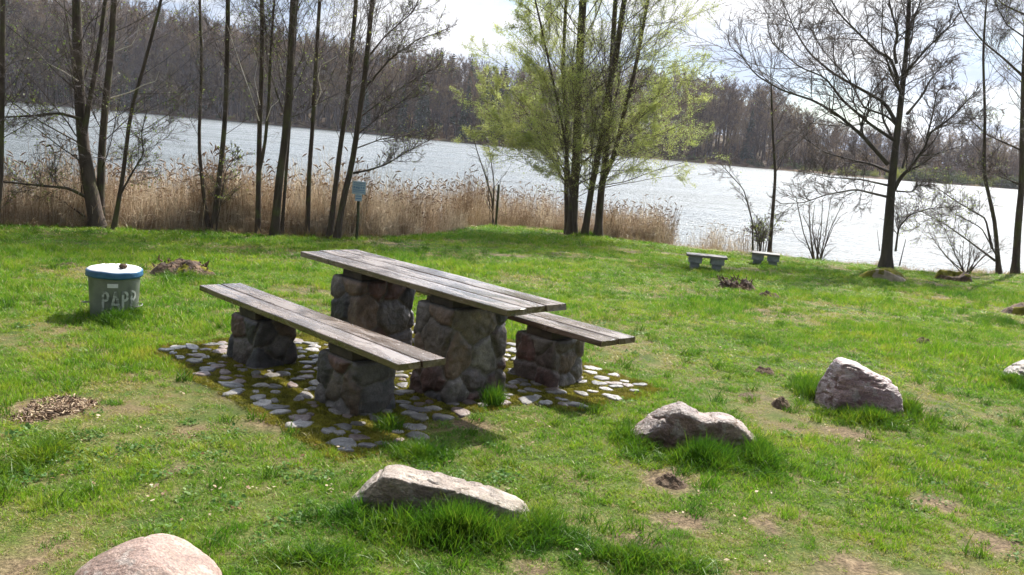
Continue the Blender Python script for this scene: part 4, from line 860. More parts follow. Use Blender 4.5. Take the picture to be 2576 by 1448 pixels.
# shrubs and small trees
SH = lambda k=10, rel=.4: [dict(k=k, t0=.2, t1=1, rel=rel, ang=38, upb=.15, wob=.14, npts=6, rs=.5, lmax=1.0, rmin=.004), dict(k=6, t0=.15, t1=1, rel=.45, ang=40, upb=.05, wob=.2, npts=4, rs=.6, lmax=.4, rmin=.003)]
Ys = ybase(1240, 566)
build_tree('bare_bush', 'thin bare bush leaning left beside the upright post', 'bush', None, [SW([(1243, 568), (1238, 500), (1223, 448), (1197, 371), (1185, 316)], Ys, .035, .01, .2, None), SW([(1240, 568), (1243, 460), (1232, 380), (1215, 330)], Ys, .03, .009, -.3, None), SW([(1236, 568), (1230, 490), (1225, 430), (1236, 400)], Ys, .018, .006, .4, None), SW([(1246, 568), (1252, 500), (1262, 440)], Ys, .012, .005, .4, None)], M['bark'], SH(9, .32), 9, (160, .03, None))
Yt = ybase(1925, 637)
def fan_stems(px, py, n, spread, h, Yb, r0, g): return [SW([(px+g.normal()*6, py), (px+spread*s*.5+g.normal()*5, py-h*.5*(.7+.4*g.random())), (px+spread*s+g.normal()*10, py-h*(.6+.5*g.random()))], Yb+g.normal()*.3, r0, r0*.35, g.normal()*.4, None) for s in np.linspace(-1, 1, n)]
g = np.random.default_rng(12)
build_tree('slim_tree', 'slim bare tree with a tuft of sprouts, behind the right small bench', 'tree', None, [SW([(1936, 640), (1944, 535), (1951, 438), (1944, 340), (1941, 243)], Yt, .07, .028, 0, 1.0), SW([(1896, 640), (1893, 559), (1871, 477), (1813, 413)], Yt, .028, .01, -.4, None)]+fan_stems(1915, 638, 9, 26, 90, Yt, .014, g),
    M['bark'], [dict(k=13, t0=.35, t1=1, rel=.42, ang=56, upb=.2, wob=.1, npts=7, rs=.45, lmax=1.8, rmin=.006), dict(k=7, t0=.2, t1=1, rel=.42, ang=38, upb=.1, wob=.16, npts=5, rs=.55, lmax=.7, rmin=.004), dict(k=5, t0=.1, t1=1, rel=.5, ang=40, upb=.05, wob=.2, npts=4, rs=.6, lmax=.35, rmin=.003)], 10, (450, .035, None))
Yu = ybase(2060, 650)
build_tree('bare_bush', 'low bare bush fanning out left of the big bare tree', 'bush', None, fan_stems(2060, 652, 9, 62, 150, Yu, .022, g), M['bark'], SH(7, .35), 11, None)
# the big bare tree
Yb = ybase(2231, 676)
C4 = lambda *p: [(1803+a*.4864, b*.4864) for a, b in p]
def LB(pts, r0, r1, lean, ext=None): return SW(C4(*pts), Yb, r0, r1, lean, ext, base=False)
big = [SW([(2229, 676), (2241, 486), (2250, 389), (2263, 292), (2270, 219), (2281, 122), (2287, 0)], Yb, .165, .05, 0, 2.2)]
limbs = [LB([(885, 850), (750, 700), (620, 590), (500, 520), (340, 470), (200, 390), (130, 290), (90, 260)], .055, .012, -1.2), LB([(930, 640), (870, 530), (740, 460), (600, 380), (480, 280), (410, 170), (350, 30)], .05, .014, 1.0, .8), LB([(925, 730), (800, 650), (650, 520), (560, 400), (430, 350), (280, 220), (260, 120)], .045, .01, -.6),
         LB([(940, 420), (900, 300), (830, 270), (740, 180), (640, 80), (590, 0)], .045, .018, -.5, 1), LB([(915, 985), (950, 920), (1000, 870), (1080, 760), (1100, 690), (1200, 620), (1280, 540), (1330, 480)], .055, .01, -.9), LB([(1085, 720), (1120, 580), (1140, 470), (1210, 440)], .028, .01, -.2),
         LB([(985, 590), (1060, 500), (1100, 420), (1200, 300)], .035, .01, .9), LB([(975, 380), (1080, 260), (1220, 120), (1260, 60)], .035, .01, -.6), LB([(895, 890), (800, 850), (700, 830), (560, 790), (430, 700)], .035, .009, 1.0), LB([(885, 960), (750, 930), (600, 920), (430, 890)], .028, .007, -1.1),
         LB([(885, 1020), (800, 1000), (720, 980), (560, 1010), (450, 1050), (330, 1055)], .032, .008, .4), LB([(960, 870), (985, 770), (970, 720), (1020, 650)], .03, .012, .6), LB([(930, 990), (1010, 995), (1040, 960), (1100, 960)], .022, .008, -.6), LB([(985, 250), (1000, 120), (1050, 30), (1060, -80)], .035, .015, .4, .8),
         LB([(930, 330), (915, 260), (940, 180), (900, 50), (880, -60)], .04, .018, -.3, .8), LB([(900, 700), (860, 620), (850, 520), (860, 430), (800, 300)], .035, .01, 1.1), LB([(935, 620), (960, 500), (900, 380), (850, 200), (860, 40)], .035, .012, -.9, .6), LB([(930, 650), (880, 600), (760, 560), (690, 420), (540, 250), (470, 120)], .03, .009, .3), LB([(1095, 690), (1200, 640), (1300, 640), (1380, 560)], .02, .006, .2),
         SW(C4((925, 1300), (940, 1180), (1000, 1110), (1100, 1080), (1230, 1070)), Yb, .028, .01, -.5, None, base=False), SW(C4((945, 1375), (978, 1240)), Yb-.1, .016, .009, 0, None, base=False), SW(C4((842, 1300), (830, 1190)), Yb-.1, .012, .005, 0, None, base=False)]
OAK = [dict(k=21, t0=.16, t1=1.0, rel=.36, ang=44, upb=.16, wob=.17, npts=8, rs=.5, lmax=1.7, rmin=.0065, fall=.35), dict(k=9, t0=.10, t1=1, rel=.55, ang=38, upb=.12, wob=.16, npts=6, rs=.55, lmax=1.1, rmin=.005), dict(k=6, t0=.08, t1=1, rel=.55, ang=34, upb=.10, wob=.16, npts=5, rs=.6, lmax=.6, rmin=.0036)]
# trunk does not sprout below the first limbs: kids come from limbs, plus the upper trunk as a limb
up_tr = LB([(940, 620), (955, 480), (965, 330), (985, 200), (992, 60), (995, -120)], .05, .03, 0)
def build_big():
    b = big[0][0][0].copy(); b[2] = float(ground_h(b[0], b[1])); e = place_empty('spreading_tree', b, 'big bare spreading tree with a thick trunk at the right', 'tree')
    s = big[0]; V, F = tubes(s[0][None], s[1][None], 14); V = V+unit(V-np.repeat(s[0], 14, 0))*(.12*np.repeat(s[1], 14)*fbm(V[:, 0]*6, V[:, 1]*6, V[:, 2]*3, 3))[:, None]; mesh_obj('trunk', V-b, F, M['bark_big']).parent = e
    for q in limbs: V, F = tubes(q[0][None], q[1][None], 8); mesh_obj('limb', V-b, F, M['bark_big']).parent = e
    P = np.stack([q[0] for q in limbs[:-2]]+[up_tr[0]]); Rr = np.stack([q[1] for q in limbs[:-2]]+[up_tr[1]]); g = np.random.default_rng(31)
    for lv, kw in enumerate(OAK):
        P, Rr = kids(P, Rr, g=g, **kw); V, F = tubes(P, Rr, 4 if lv == 0 else 3); mesh_obj(['branches', 'twigs', 'fine_twigs'][lv], V-b, F, M['bark_big'] if lv == 0 else M['twig']).parent = e
build_big()
# right hand pair
Yr = ybase(2510, 690)
r1s = [SW([(2515, 692), (2503, 559), (2485, 481), (2475, 438), (2478, 292), (2473, 146), (2478, 49)], Yr, .075, .028, .2, 1.2), SW(C4((1440, 1350), (1280, 1230), (1180, 1160), (1050, 1090), (1000, 1090)), Yr, .03, .008, -.7, None, base=False), SW(C4((1425, 1290), (1390, 1130), (1250, 1050), (1150, 980), (1090, 940)), Yr, .035, .009, .5, None, base=False), SW(C4((1450, 1330), (1370, 1180), (1240, 1110), (1100, 1130), (1000, 1200)), Yr, .02, .006, -1.0, None, base=False)]
build_tree('slim_tree', 'slender tree with arching low branches, second from the right edge', 'tree', None, r1s, M['bark'], ALD(18, .34, 60, .3, 8, 6, 1.9), 13, (900, .035, lambda s: sstep(3.2, 1.2, s[:, 2])+.1))
Yq = ybase(2556, 690)
r2s = [SW([(2554, 692), (2562, 559), (2571, 462), (2574, 300), (2576, 195), (2585, 0)], Yq, .11, .07, 0, 2.2), SW(C4((1589, 400), (1480, 300), (1380, 220), (1280, 100), (1240, 0), (1250, -80)), Yq, .035, .012, -.6, .6, base=False), SW(C4((1580, 780), (1400, 700), (1300, 610), (1270, 520)), Yq, .026, .008, .5, None, base=False), SW(C4((1600, 80), (1480, 25), (1400, -60)), Yq, .03, .014, .2, .5, base=False), SW(C4((1600, 200), (1500, 130), (1440, 20)), Yq, .022, .01, -.8, .5, base=False), SW(C4((1585, 960), (1480, 920), (1380, 880), (1300, 860)), Yq, .02, .007, -.6, None, base=False)]
build_tree('bare_tree', 'dark straight trunk at the right edge with long side branches', 'tree', None, r2s, M['bark'], ALD(26, .34, 60, .2, 8, 6, 2.2), 14, (500, .035, None))
Yv = ybase(2440, 690)
build_tree('bare_bush', 'low tangled bare bush on the bank left of the slender right tree', 'bush', None, fan_stems(2430, 694, 12, 95, 110, Yv+.3, .016, g), M['bark'], SH(8, .45), 15, None)

# ---------------- grass and other growth
def build_grass():
    g = np.random.default_rng(3); pts = []
    for (y0, y1, s) in ((1.7, 4.5, .047), (4.5, 7.5, .064), (7.5, 11.5, .095), (11.5, 19, .14), (19, 30, .19)):
        ys = np.arange(y0, y1, s)
        for y in ys:
            xs = np.arange(-(.62*y+2.4), .62*y+2.4, s)
            pts.append(np.stack([xs+(g.random(len(xs))-.5)*s*1.2, y+(g.random(len(xs))-.5)*s*1.2, np.full(len(xs), s)], 1))
    P = np.concatenate(pts); x, y, s = P.T
    bd = y-bank_y(x); k = bd < .35+.3*g.random(len(x))
    pm = pave_mask(x, y); k &= pm < .035*g.normal(size=len(x))+.01
    u, w = uw(x, y)
    # worn, thin places
    worn = fbm(x*.9, y*.9, 12., 4); thin = .6*sstep(.14, .40, worn+.24*sstep(5.4, 3.2, y)*sstep(.0, 1.6, x)+.10*sstep(6, 4, y)+.1*fbm(x*4, y*4, 8., 2)); k &= g.random(len(x)) > thin*.80
    for (cx_, cy_, hx, hy) in ROCKS: k &= ((x-cx_)/(hx*.85))**2+((y-cy_)/(hy*.85))**2 > 1
    k &= g.random(len(x)) > .93*bare_at(x, y)
    x, y, s = x[k], y[k], s[k]; z = ground_h(x, y); n_ = len(x)
    hgt = (.62+.75*sstep(-.25, .45, fbm(x*.7, y*.7, 3., 3))+.55*sstep(.18, .4, fbm(x*3.3, y*3.3, 5., 3)))*(.8+.4*g.random(n_))
    hgt *= np.where(y < 4, .95, 1.0)
    sc = s/.07; scl = np.stack([sc, sc, hgt*np.clip(sc, .9, 1.35)], 1); rot = np.stack([g.normal(size=n_)*.08, g.normal(size=n_)*.08, g.random(n_)*6.28], 1)
    protos = [blades(56, .058, .018, .050, .0042, .9, 100+i, mats=M['grass']) for i in range(6)]+[blades(40, .055, .012, .032, .0045, 1.3, 120+i, mats=M['grass']) for i in range(3)]
    protos += [blades(44, .06, .010, .030, .004, 1.6, 140+i, mats=M['grassdry']) for i in range(2)]; gi_ = g.integers(0, 9, n_); tk = sstep(-.02, .26, fbm(x*.9, y*.9, 12., 4)+.2*sstep(5.6, 3.0, y)*sstep(-.6, 1.6, x)+.12*sstep(5.5, 3.5, y)+.10*fbm(x*5, y*5, 3., 2)); gi_ = np.where(g.random(n_) < -.0+.62*np.maximum(tk, sstep(.0, .35, bare_at(x, y))), 9+g.integers(0, 2, n_), gi_)
    scatter('grass', np.stack([x, y, z], 1), rot, scl, gi_, protos, 'short spring grass of the lawn', 'grass')
    # tall tufts
    T = []
    def patch(cx_, cy_, rx, ry, n_, h, only_front=False):
        for _ in range(n_):
            a = g.random()*6.28; q = abs(g.normal())*.62; X_, Y_ = cx_+rx*q*math.cos(a), cy_+ry*q*math.sin(a)
            T.append((X_, Y_, h*(.5+.7*g.random())*(1-.5*min(q, 1.3))))
    def inrock(X_, Y_): return any(((X_-a)/(c*.93))**2+((Y_-b)/(d*.9))**2 < 1 for a, b, c, d in ROCKS)
    def px_patch(pl, pr, pt, pb_, n_, h):
        a, b, c = G(pl, (pt+pb_)/2), G(pr, (pt+pb_)/2), G((pl+pr)/2, pt); d = G((pl+pr)/2, pb_); patch((a[0]+b[0])/2, (c[1]+d[1])/2, (b[0]-a[0])/2, abs(c[1]-d[1])/2, n_, h)
    px_patch(880, 1400, 1305, 1395, 300, 1.75); px_patch(1250, 1460, 1290, 1390, 80, 1.3); px_patch(860, 930, 1270, 1330, 30, 1.2)
    px_patch(1620, 1920, 1135, 1190, 170, 1.6); px_patch(1850, 1960, 1100, 1215, 110, 1.6); px_patch(1540, 1640, 1070, 1150, 60, 1.3)
    px_patch(2080, 2310, 1040, 1085, 120, 1.3); px_patch(2010, 2080, 950, 1050, 60, 1.6); px_patch(2230, 2330, 990, 1080, 70, 1.5); px_patch(2500, 2600, 940, 1000, 70, 1.3)
    px_patch(228, 352, 795, 830, 110, 1.5); px_patch(300, 360, 780, 822, 60, 1.4); px_patch(930, 1180, 1120, 1170, 100, 1.0); px_patch(1215, 1270, 1000, 1035, 26, 1.8); px_patch(950, 1010, 1060, 1100, 24, 1.3)
    px_patch(0, 190, 1080, 1230, 110, .9); px_patch(380, 560, 680, 720, 120, 1.0); px_patch(2440, 2600, 795, 830, 100, 1.1); px_patch(2150, 2300, 700, 730, 90, 1.1); px_patch(1780, 1990, 735, 790, 150, .9)
    px_patch(1800, 1990, 830, 880, 50, .8); px_patch(1720, 1840, 670, 700, 80, 1.0); px_patch(1880, 1970, 660, 685, 60, 1.0); px_patch(1400, 1560, 585, 605, 80, 1.6); px_patch(600, 1000, 1380, 1448, 50, .9)
    px_patch(1380, 1800, 1380, 1448, 90, 1.0)
    for _ in range(700):
        Y_ = 2.4+g.random()**.8*14; X_ = (g.random()*2-1)*(.6*Y_+.4)
        if pave_mask(X_, Y_) < -.05 and Y_ < bank_y(X_): T.append((X_, Y_, .7+.5*g.random()))
    T = np.array([t for t in T if not inrock(t[0], t[1])]); n_ = len(T); z = ground_h(T[:, 0], T[:, 1])
    scl = np.stack([.8+.5*g.random(n_), .8+.5*g.random(n_), T[:, 2]], 1); rot = np.stack([g.normal(size=n_)*.1, g.normal(size=n_)*.1, g.random(n_)*6.28], 1)
    protos = [blades(34, .05, .035, .115, .0052, .75, 200+i, seg=4, mats=M['tallgrass']) for i in range(5)]
    scatter('tall_grass', np.stack([T[:, 0], T[:, 1], z], 1), rot, scl, g.integers(0, 5, n_), protos, 'tufts of longer grass round the boulders and stumps', 'grass')
    # low leafy weeds
    n0 = 600; Y_ = 2.2+g.random(n0)**1.2*8; X_ = (g.random(n0)*2-1)*(.6*Y_+.4); q = fbm(X_*1.2, Y_*1.2, 22., 3) > .05; q &= pave_mask(X_, Y_) < -.04; X_, Y_ = X_[q], Y_[q]; n_ = len(X_)
    protos = [leaves_patch(34, .06, .017, .022, 300+i, M['clover'], .55, .8) for i in range(4)]
    scatter('low_weeds', np.stack([X_, Y_, ground_h(X_, Y_)+.004], 1), np.stack([X_*0, X_*0, g.random(n_)*6.28], 1), np.stack([.7+.7*g.random(n_)]*3, 1), g.integers(0, 4, n_), protos, 'small leafy weeds between the grass', 'weeds')
    # leaf litter
    n0 = 2600; Y_ = 2.0+g.random(n0)**1.3*12; X_ = (g.random(n0)*2-1)*(.6*Y_+.4); den = fbm(X_*1.1, Y_*1.1, 12., 3)+.25*sstep(6, 3, Y_)*sstep(-.5, 1.5, X_); q = (den+.25*g.normal(size=n0) > .12) & (Y_ < bank_y(X_)); X_, Y_ = X_[q], Y_[q]; n_ = len(X_)
    protos = [quads_at(np.zeros((1, 3))+g.normal(size=(3, 3))*np.array([.03, .03, .003])+np.array([0, 0, .012]), np.array([.03, .022, .016]), np.random.default_rng(400+i), M['litter'], .75, .7) for i in range(5)]
    scatter('dead_leaves', np.stack([X_, Y_, ground_h(X_, Y_)+.012*g.random(n_)], 1), np.stack([X_*0, X_*0, g.random(n_)*6.28], 1), np.stack([.4+.7*g.random(n_)**2]*3, 1), g.integers(0, 5, n_), protos, 'dead leaves and straw bits scattered on the lawn', 'leaves')
    # moss cushions between the cobbles
    n0 = 9000; uu = PU0-.05+(PU1-PU0+.1)*g.random(n0); ww = PW0-.05+(PW1-PW0+.1)*g.random(n0); X_ = A0[0]+uu*U3[0]+ww*W3[0]; Y_ = A0[1]+uu*U3[1]+ww*W3[1]; cb2 = np.array(cobs)
    dmin = np.min(np.hypot(X_[:, None]-cb2[None, :, 0], Y_[:, None]-cb2[None, :, 1])/cb2[None, :, 2], axis=1); q = (dmin > .93) & (pave_mask(X_, Y_) > -.08); X_, Y_ = X_[q], Y_[q]; n_ = len(X_)
    protos = [blades(46, .030, .006, .018, .0035, 1.2, 800+i, seg=2, mats=M['mosstuft']) for i in range(4)]
    scatter('moss', np.stack([X_, Y_, ground_h(X_, Y_)+.010], 1), np.stack([X_*0, X_*0, g.random(n_)*6.28], 1), np.stack([.8+.6*g.random(n_)]*3, 1), g.integers(0, 4, n_), protos, 'golden green moss between the cobbles', 'moss')
    # wood chips at the left
    a, b, c = G(10, 1040), G(232, 1040), G(120, 1003); n0 = 1000; th_ = g.random(n0)*6.28; q = np.sqrt(g.random(n0)); q = q*(1+.35*np.sin(3*th_+1)); X_ = (a[0]+b[0])/2+(b[0]-a[0])*.36*q*np.cos(th_); Y_ = (a[1]+c[1])/2-.02+(c[1]-a[1])*.75*q*np.sin(th_)+.35*(X_-(a[0]+b[0])/2)
    q2 = q*(1+.5*fbm(X_*5, Y_*5, 7., 3)); hh = .022*(1-q**2)*(1+.8*fbm(X_*8, Y_*8, 1., 3))
    def chip(seed):
        gg = np.random.default_rng(seed); Ps = []; Rs = []
        for _ in range(5):
            p0 = gg.normal(size=3)*np.array([.02, .02, .006]); d = unit(gg.normal(size=3)*np.array([1, 1, .25]))*(.018+.03*gg.random()); Ps.append([p0, p0+d]); w_ = .0025+.004*gg.random(); Rs.append([w_, w_*.7])
        V, F = tubes(np.array(Ps), np.array(Rs), 4); return mesh_obj('chip', V, F, M['chips'], link=False, smooth=False)
    scatter('wood_chips', np.stack([X_, Y_, ground_h(X_, Y_)+hh], 1), np.stack([g.normal(size=n0)*.3, g.normal(size=n0)*.3, g.random(n0)*6.28], 1), np.stack([.35+.55*g.random(n0)]*3, 1), g.integers(0, 5, n0), [chip(500+i) for i in range(5)], 'patch of brown wood chips where a stump was ground out', 'wood chips')
build_grass()

def build_reeds():
    g = np.random.default_rng(8)
    def clump(seed, n_, h0, h1, plume=.25, rad=.2):
        gg = np.random.default_rng(seed); a = gg.random(n_)*6.28; rr = rad*np.sqrt(gg.random(n_)); h = h0+(h1-h0)*gg.random(n_); ln = .10*gg.normal(size=(n_, 2)); t = np.linspace(0, 1, 6)
        P = np.stack([rr[:, None]*np.cos(a)[:, None]+ln[:, :1]*h[:, None]*t**1.5, rr[:, None]*np.sin(a)[:, None]+ln[:, 1:]*h[:, None]*t**1.5, h[:, None]*t], -1); Rr = .0042*(1-.5*t)[None]*(.7+.6*gg.random(n_))[:, None]
        V1, F1 = tubes(P, Rr, 3)
        # strap leaves
        m_ = int(n_*.8); s = gg.integers(0, n_, m_); ft = .15+.8*gg.random(m_); pp = np.stack([P[i, int(f*5)] for i, f in zip(s, ft)]); d = unit(np.stack([gg.normal(size=m_), gg.normal(size=m_), .5+.6*gg.random(m_)], 1)); L_ = .14+.2*gg.random(m_)
        tt = np.array([0, .5, 1.]); LP = pp[:, None]+d[:, None]*(L_[:, None]*tt)[..., None]; LP[:, 2, 2] -= .12*L_*2; V2, F2 = tubes(LP, np.stack([np.full(m_, .004), np.full(m_, .0045), np.full(m_, .001)], 1), 3)
        parts = [(V1, F1), (V2, F2)]; mi = [0]*(len(F1)+len(F2))
        k = np.where(gg.random(n_) < plume)[0]
        if len(k):
            PP = []; 
            for i in k:
                tip = P[i, -1]; dd_ = unit(np.array([gg.normal(), gg.normal(), .8])); PP.append([tip, tip+dd_*.06, tip+dd_*.13+[0, 0, -.02]])
            V3, F3 = tubes(np.array(PP), np.tile([.006, .014, .002], (len(k), 1)), 4); parts.append((V3, F3)); mi += [1]*len(F3)
        V, F = merge(parts); return mesh_obj('reed', V, F, [M['reed'], M['plume']], link=False, smooth=False, mi=mi)
    protos = [clump(600+i, 16, 1.05, 1.55) for i in range(5)]+[clump(620+i, 14, .45, 1.0, 0, .22) for i in range(3)]
    P = []; S_ = []; I_ = []
    xl, xr = G(-250, 560)[0], G(1215, 570)[0]
    n0 = 1150; x = xl+(xr-xl)*g.random(n0); d = .35+6.0*g.random(n0)**1.35; y = bank_y(x)+d
    inlet_a, inlet_b = G(1035, 590), G(1125, 590)
    keep = ~((x/y > inlet_a[0]/inlet_a[1]) & (x/y < inlet_b[0]/inlet_b[1]) & (d < 1.9+.8*g.random(n0)))
    keep &= g.random(n0) < .55+.5*fbm(x*.8, y*.8, 4., 3)+.2
    # the reed bed is lower to the right
    x, y, d = x[keep], y[keep], d[keep]; n_ = len(x); sh = .98-.08*sstep(-3, 1, x)+.12*fbm(x*.7, y*.7, 2., 3)
    P.append(np.stack([x, y, np.minimum(ground_h(x, y), WATER-.05)*0+np.maximum(ground_h(x, y), WATER-.25)], 1)); S_.append(sh*(.85+.3*g.random(n_))); I_.append(g.integers(0, 5, n_))
    # litter of broken stems at the foot of the reeds
    n0 = 1500; x = xl+(xr-xl)*g.random(n0); d = .15+1.5*g.random(n0); y = bank_y(x)+d; keep = ~((x/y > inlet_a[0]/inlet_a[1]) & (x/y < inlet_b[0]/inlet_b[1])); x, y = x[keep], y[keep]; n_ = len(x)
    P.append(np.stack([x, y, ground_h(x, y)], 1)); S_.append(.5+.5*g.random(n_)); I_.append(g.integers(5, 8, n_))
    # thinner bed behind the point and the middle tree
    for (pa, pb2, n0, dmin, dmax, sc) in ((1235, 1420, 110, .9, 3.2, .72), (1500, 1665, 200, .6, 2.2, .62), (1415, 1510, 60, .8, 2.5, .6), (1665, 1830, 26, .8, 2.0, .5), (1240, 1660, 160, .25, 1.1, .35)):
        xa, xb = G(pa, 580)[0], G(pb2, 600)[0]; x = xa+(xb-xa)*g.random(n0); y = bank_y(x)+dmin+(dmax-dmin)*g.random(n0); n_ = n0
        P.append(np.stack([x, y, np.maximum(ground_h(x, y), WATER-.2)], 1)); S_.append(sc*(.75+.5*g.random(n_))*1.15); I_.append(g.integers(0, 8, n_))
    P = np.concatenate(P); S_ = np.concatenate(S_); I_ = np.concatenate(I_); n_ = len(P)
    scatter('reeds', P, np.stack([g.normal(size=n_)*.07, g.normal(size=n_)*.07, g.random(n_)*6.28], 1), np.stack([np.ones(n_), np.ones(n_), S_], 1), I_, protos, 'dry brown reed bed along the shore', 'reeds')
    # rough dry grass along the whole bank
    xa, xb = G(-250, 560)[0], G(2750, 700)[0]; n0 = 2600; x = xa+(xb-xa)*g.random(n0); y = bank_y(x)-.15+.9*g.random(n0); k = g.random(n0) < np.where(x < G(1000, 600)[0], 1, .38); x, y = x[k], y[k]; n_ = len(x)
    protos = [blades(24, .12, .06, .26, .006, .7, 700+i, seg=3, mats=M['drygrass']) for i in range(4)]
    scatter('bank_grass', np.stack([x, y, ground_h(x, y)], 1), np.stack([g.normal(size=n_)*.15, g.normal(size=n_)*.15, g.random(n_)*6.28], 1), np.stack([np.ones(n_), np.ones(n_), .5+.7*g.random(n_)*np.where(x < G(1000, 600)[0], 1, .7)], 1), g.integers(0, 4, n_), protos, 'pale dry grass along the edge of the bank', 'dry grass')
build_reeds()

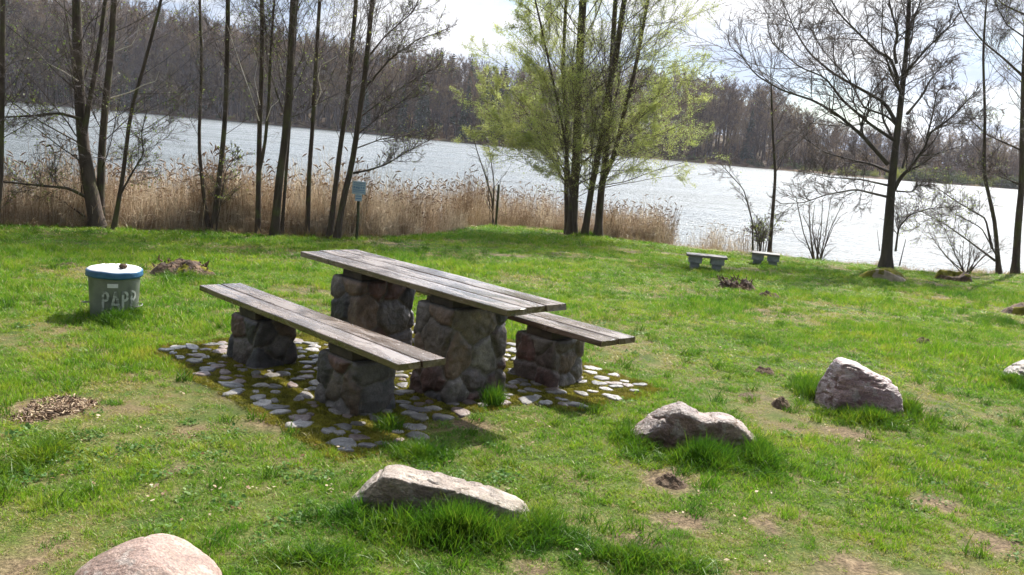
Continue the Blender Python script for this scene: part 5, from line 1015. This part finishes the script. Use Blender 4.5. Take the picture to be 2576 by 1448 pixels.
# ---------------- far wood
def build_forest():
    g = np.random.default_rng(15)
    def bare(seed, H=16., wide=1.0):
        gg = np.random.default_rng(seed); z = np.linspace(0, H*.9, 10); st = np.stack([np.cumsum(gg.normal(size=10))*.12, np.cumsum(gg.normal(size=10))*.12, z], 1)[None]; sr = (.20*(1-z/H)+.03)[None]
        P1, R1 = kids(st, sr, 26, .28, .98, .38*wide, 46, .25, .1, 6, .4, gg, fall=.55, rmin=.03, lmax=5)
        P2, R2 = kids(P1, R1, 6, .2, 1, .5, 38, .2, .15, 4, .5, gg, rmin=.018, lmax=2.4)
        P3, R3 = kids(P2, R2, 11, .1, 1, .6, 38, .1, .2, 3, .5, gg, rmin=.024, lmax=1.5)
        V, F = merge([tubes(st, sr, 5), tubes(P1, R1, 3), tubes(P2, R2, 3)]); n1 = len(F); V3, F3 = tubes(P3, R3, 3); n2 = len(F3); V, F2 = merge([(V, F), (V3, F3)])
        nt_ = 5*9; mi = [0]*nt_+[1]*(n1-nt_+n2); return mesh_obj('bare', V, F2, [M['trunkfar'], M['twigfar']], link=False, mi=mi)
    def spruce(seed, H=17.):
        gg = np.random.default_rng(seed); st = np.array([[(0, 0, 0), (0, 0, H*.5), (0, 0, H)]]); V0, F0 = tubes(st, np.array([[.2, .12, .02]]), 5); P = []; Rr = []
        for z in np.arange(H*.14, H*.99, .42):
            r_ = (1-z/H)**.85*3.0*(.8+.4*gg.random())+.12; k = 9
            for i in range(k):
                a = gg.random()*6.28; L_ = r_*(.65+.5*gg.random()); d = np.array([math.cos(a), math.sin(a), 0]); P.append([np.array([0, 0, z]), np.array([0, 0, z])+d*L_*.5+[0, 0, -.05*L_], np.array([0, 0, z])+d*L_+[0, 0, -.28*L_]]); Rr.append([.10, .16+.10*min(L_, 1.5), .03])
        P = np.array(P); Rr = np.array(Rr); V1, F1 = tubes(P, Rr, 3)
        P2, R2 = kids(P, Rr, 5, .25, 1, .42, 50, -.15, .1, 3, .5, gg, rmin=.05, lmax=.9); V2, F2 = tubes(P2, R2, 3)
        V, F = merge([(V0, F0), (V1, F1), (V2, F2)]); return mesh_obj('spruce', V, F, [M['trunkfar'], M['needle']], link=False, smooth=False, mi=[0]*len(F0)+[1]*(len(F1)+len(F2)))
    def bush(seed, mt='farbush'):
        gg = np.random.default_rng(seed); n_ = 700; d = unit(gg.normal(size=(n_, 3))); d[:, 2] = abs(d[:, 2]); P = d*np.array([1.8, 1.8, 2.2])*(.45+.6*gg.random(n_))[:, None]; P += fbm(P[:, 0]*1.5+seed, P[:, 1]*1.5, P[:, 2]*1.5, 3)[:, None]*.8; P[:, 2] = abs(P[:, 2]); V, F = quad_mesh(P, .22+.2*gg.random(n_), gg); return mesh_obj('bush', V, F, M[mt], link=False, smooth=False)
    protos = [bare(801, 16), bare(802, 17, 1.15), bare(803, 15, .9), bare(804, 16.5, 1.2), spruce(811), spruce(812, 15), bush(821), bush(822), bush(823, 'twigfar'), bush(824, 'twigfar')]
    P = []; S_ = []; I_ = []
    # wanted height of the skyline in the picture -> size of the trees
    skx = np.array([-400, 0, 300, 430, 600, 800, 900, 1000, 1100, 1180, 1240, 1500, 1700, 1800, 1950, 2050, 2150, 2300, 2400, 2576, 3000]); sky_ = np.array([-60, -30, -5, 30, 60, 85, 105, 120, 125, 140, 165, 160, 175, 190, 220, 285, 318, 322, 330, 342, 380.])
    def sky_h(th_, r):
        best = np.interp(th_, [math.atan2(pray(a, b)[0], pray(a, b)[1]) for a, b in zip(skx, sky_)], [pray(a, b)[2]/math.hypot(pray(a, b)[0], pray(a, b)[1]) for a, b in zip(skx, sky_)]); return CAM_H+best*r
    for row, e in enumerate((2.5, 5, 8, 11.5, 15, 19, 24, 29, 35, 42, 50, 60)):
        step = 2.7+.1*row
        th_ = -.72
        while th_ < .72:
            r = shore_r(th_)+e+g.normal()*1.6; t2 = th_+g.normal()*.006; x, y = r*math.sin(t2), r*math.cos(t2); z = float(hill_h(r, t2))
            want = (sky_h(t2, r)-z); jit = .90+.12*g.random()
            if row <= 3: jit *= (.55, .66, .78, .9)[row]*(.85+.25*g.random())
            kind = g.integers(0, 4); con = float(fbm(t2*9, row*.4, 2., 2)); p_con = .03+.12*sstep(.15, .35, con)*(t2 < .05)+(.62 if (row >= 9 and t2 < -.02) else 0)
            if -.09 < t2 < -.02 and 1 < row: p_con = .45
            if t2 > .12: p_con *= .25
            if g.random() < p_con: kind = 4+g.integers(0, 2); jit *= 1.04
            s = np.clip(want*jit/(16.5 if kind < 4 else 16.8), .3, 2.2); P.append((x, y, z-.3)); S_.append(s); I_.append(kind); th_ += step/r*(.7+.6*g.random())
    for e, k_, sc in ((1.0, 1.6, .9), (3.5, 2.4, 1.2), (9, 2.8, 1.6), (16, 3.2, 1.9), (26, 3.4, 2.2), (38, 3.8, 2.5)):
        th_ = -.72
        while th_ < .72:
            r = shore_r(th_)+e+g.normal()*.8; x, y = r*math.sin(th_), r*math.cos(th_); s = sc*(.45+.6*g.random())*(1.25 if th_ > .38 else .75); P.append((x, y, float(hill_h(r, th_))-.3)); S_.append(s); I_.append((6 if e < 5 and (th_ > .3 or g.random() < .35) else 8)+g.integers(0, 2)); th_ += k_*(.6+.9*g.random())/r*(1.0 if th_ > .3 else 1.3)
    P = np.array(P); S_ = np.array(S_); n_ = len(P)
    scatter('forest', P, np.stack([np.zeros(n_), np.zeros(n_), g.random(n_)*6.28], 1), np.stack([S_, S_, S_], 1), I_, protos, 'far brown wood with spruce tops across the lake', 'forest')
build_forest()

# ---------------- hazy air over the lake
m = bpy.data.materials.new('haze'); m.use_nodes = True; m.node_tree.nodes.clear(); n = m.node_tree.nodes; l = m.node_tree.links
oo = n.new('ShaderNodeOutputMaterial'); pv = n.new('ShaderNodeVolumePrincipled'); pv.inputs['Color'].default_value = (.90, .90, 1.0, 1); pv.inputs['Density'].default_value = HAZE; pv.inputs['Anisotropy'].default_value = .45; l.new(pv.outputs[0], oo.inputs['Volume'])
V, F = box((0, 260, 24), 560, 400, 27.5); hz = mesh_obj('haze', V, F, m, smooth=False); tag(hz, 'thin pale haze in the air over the lake', 'haze', kind='stuff')
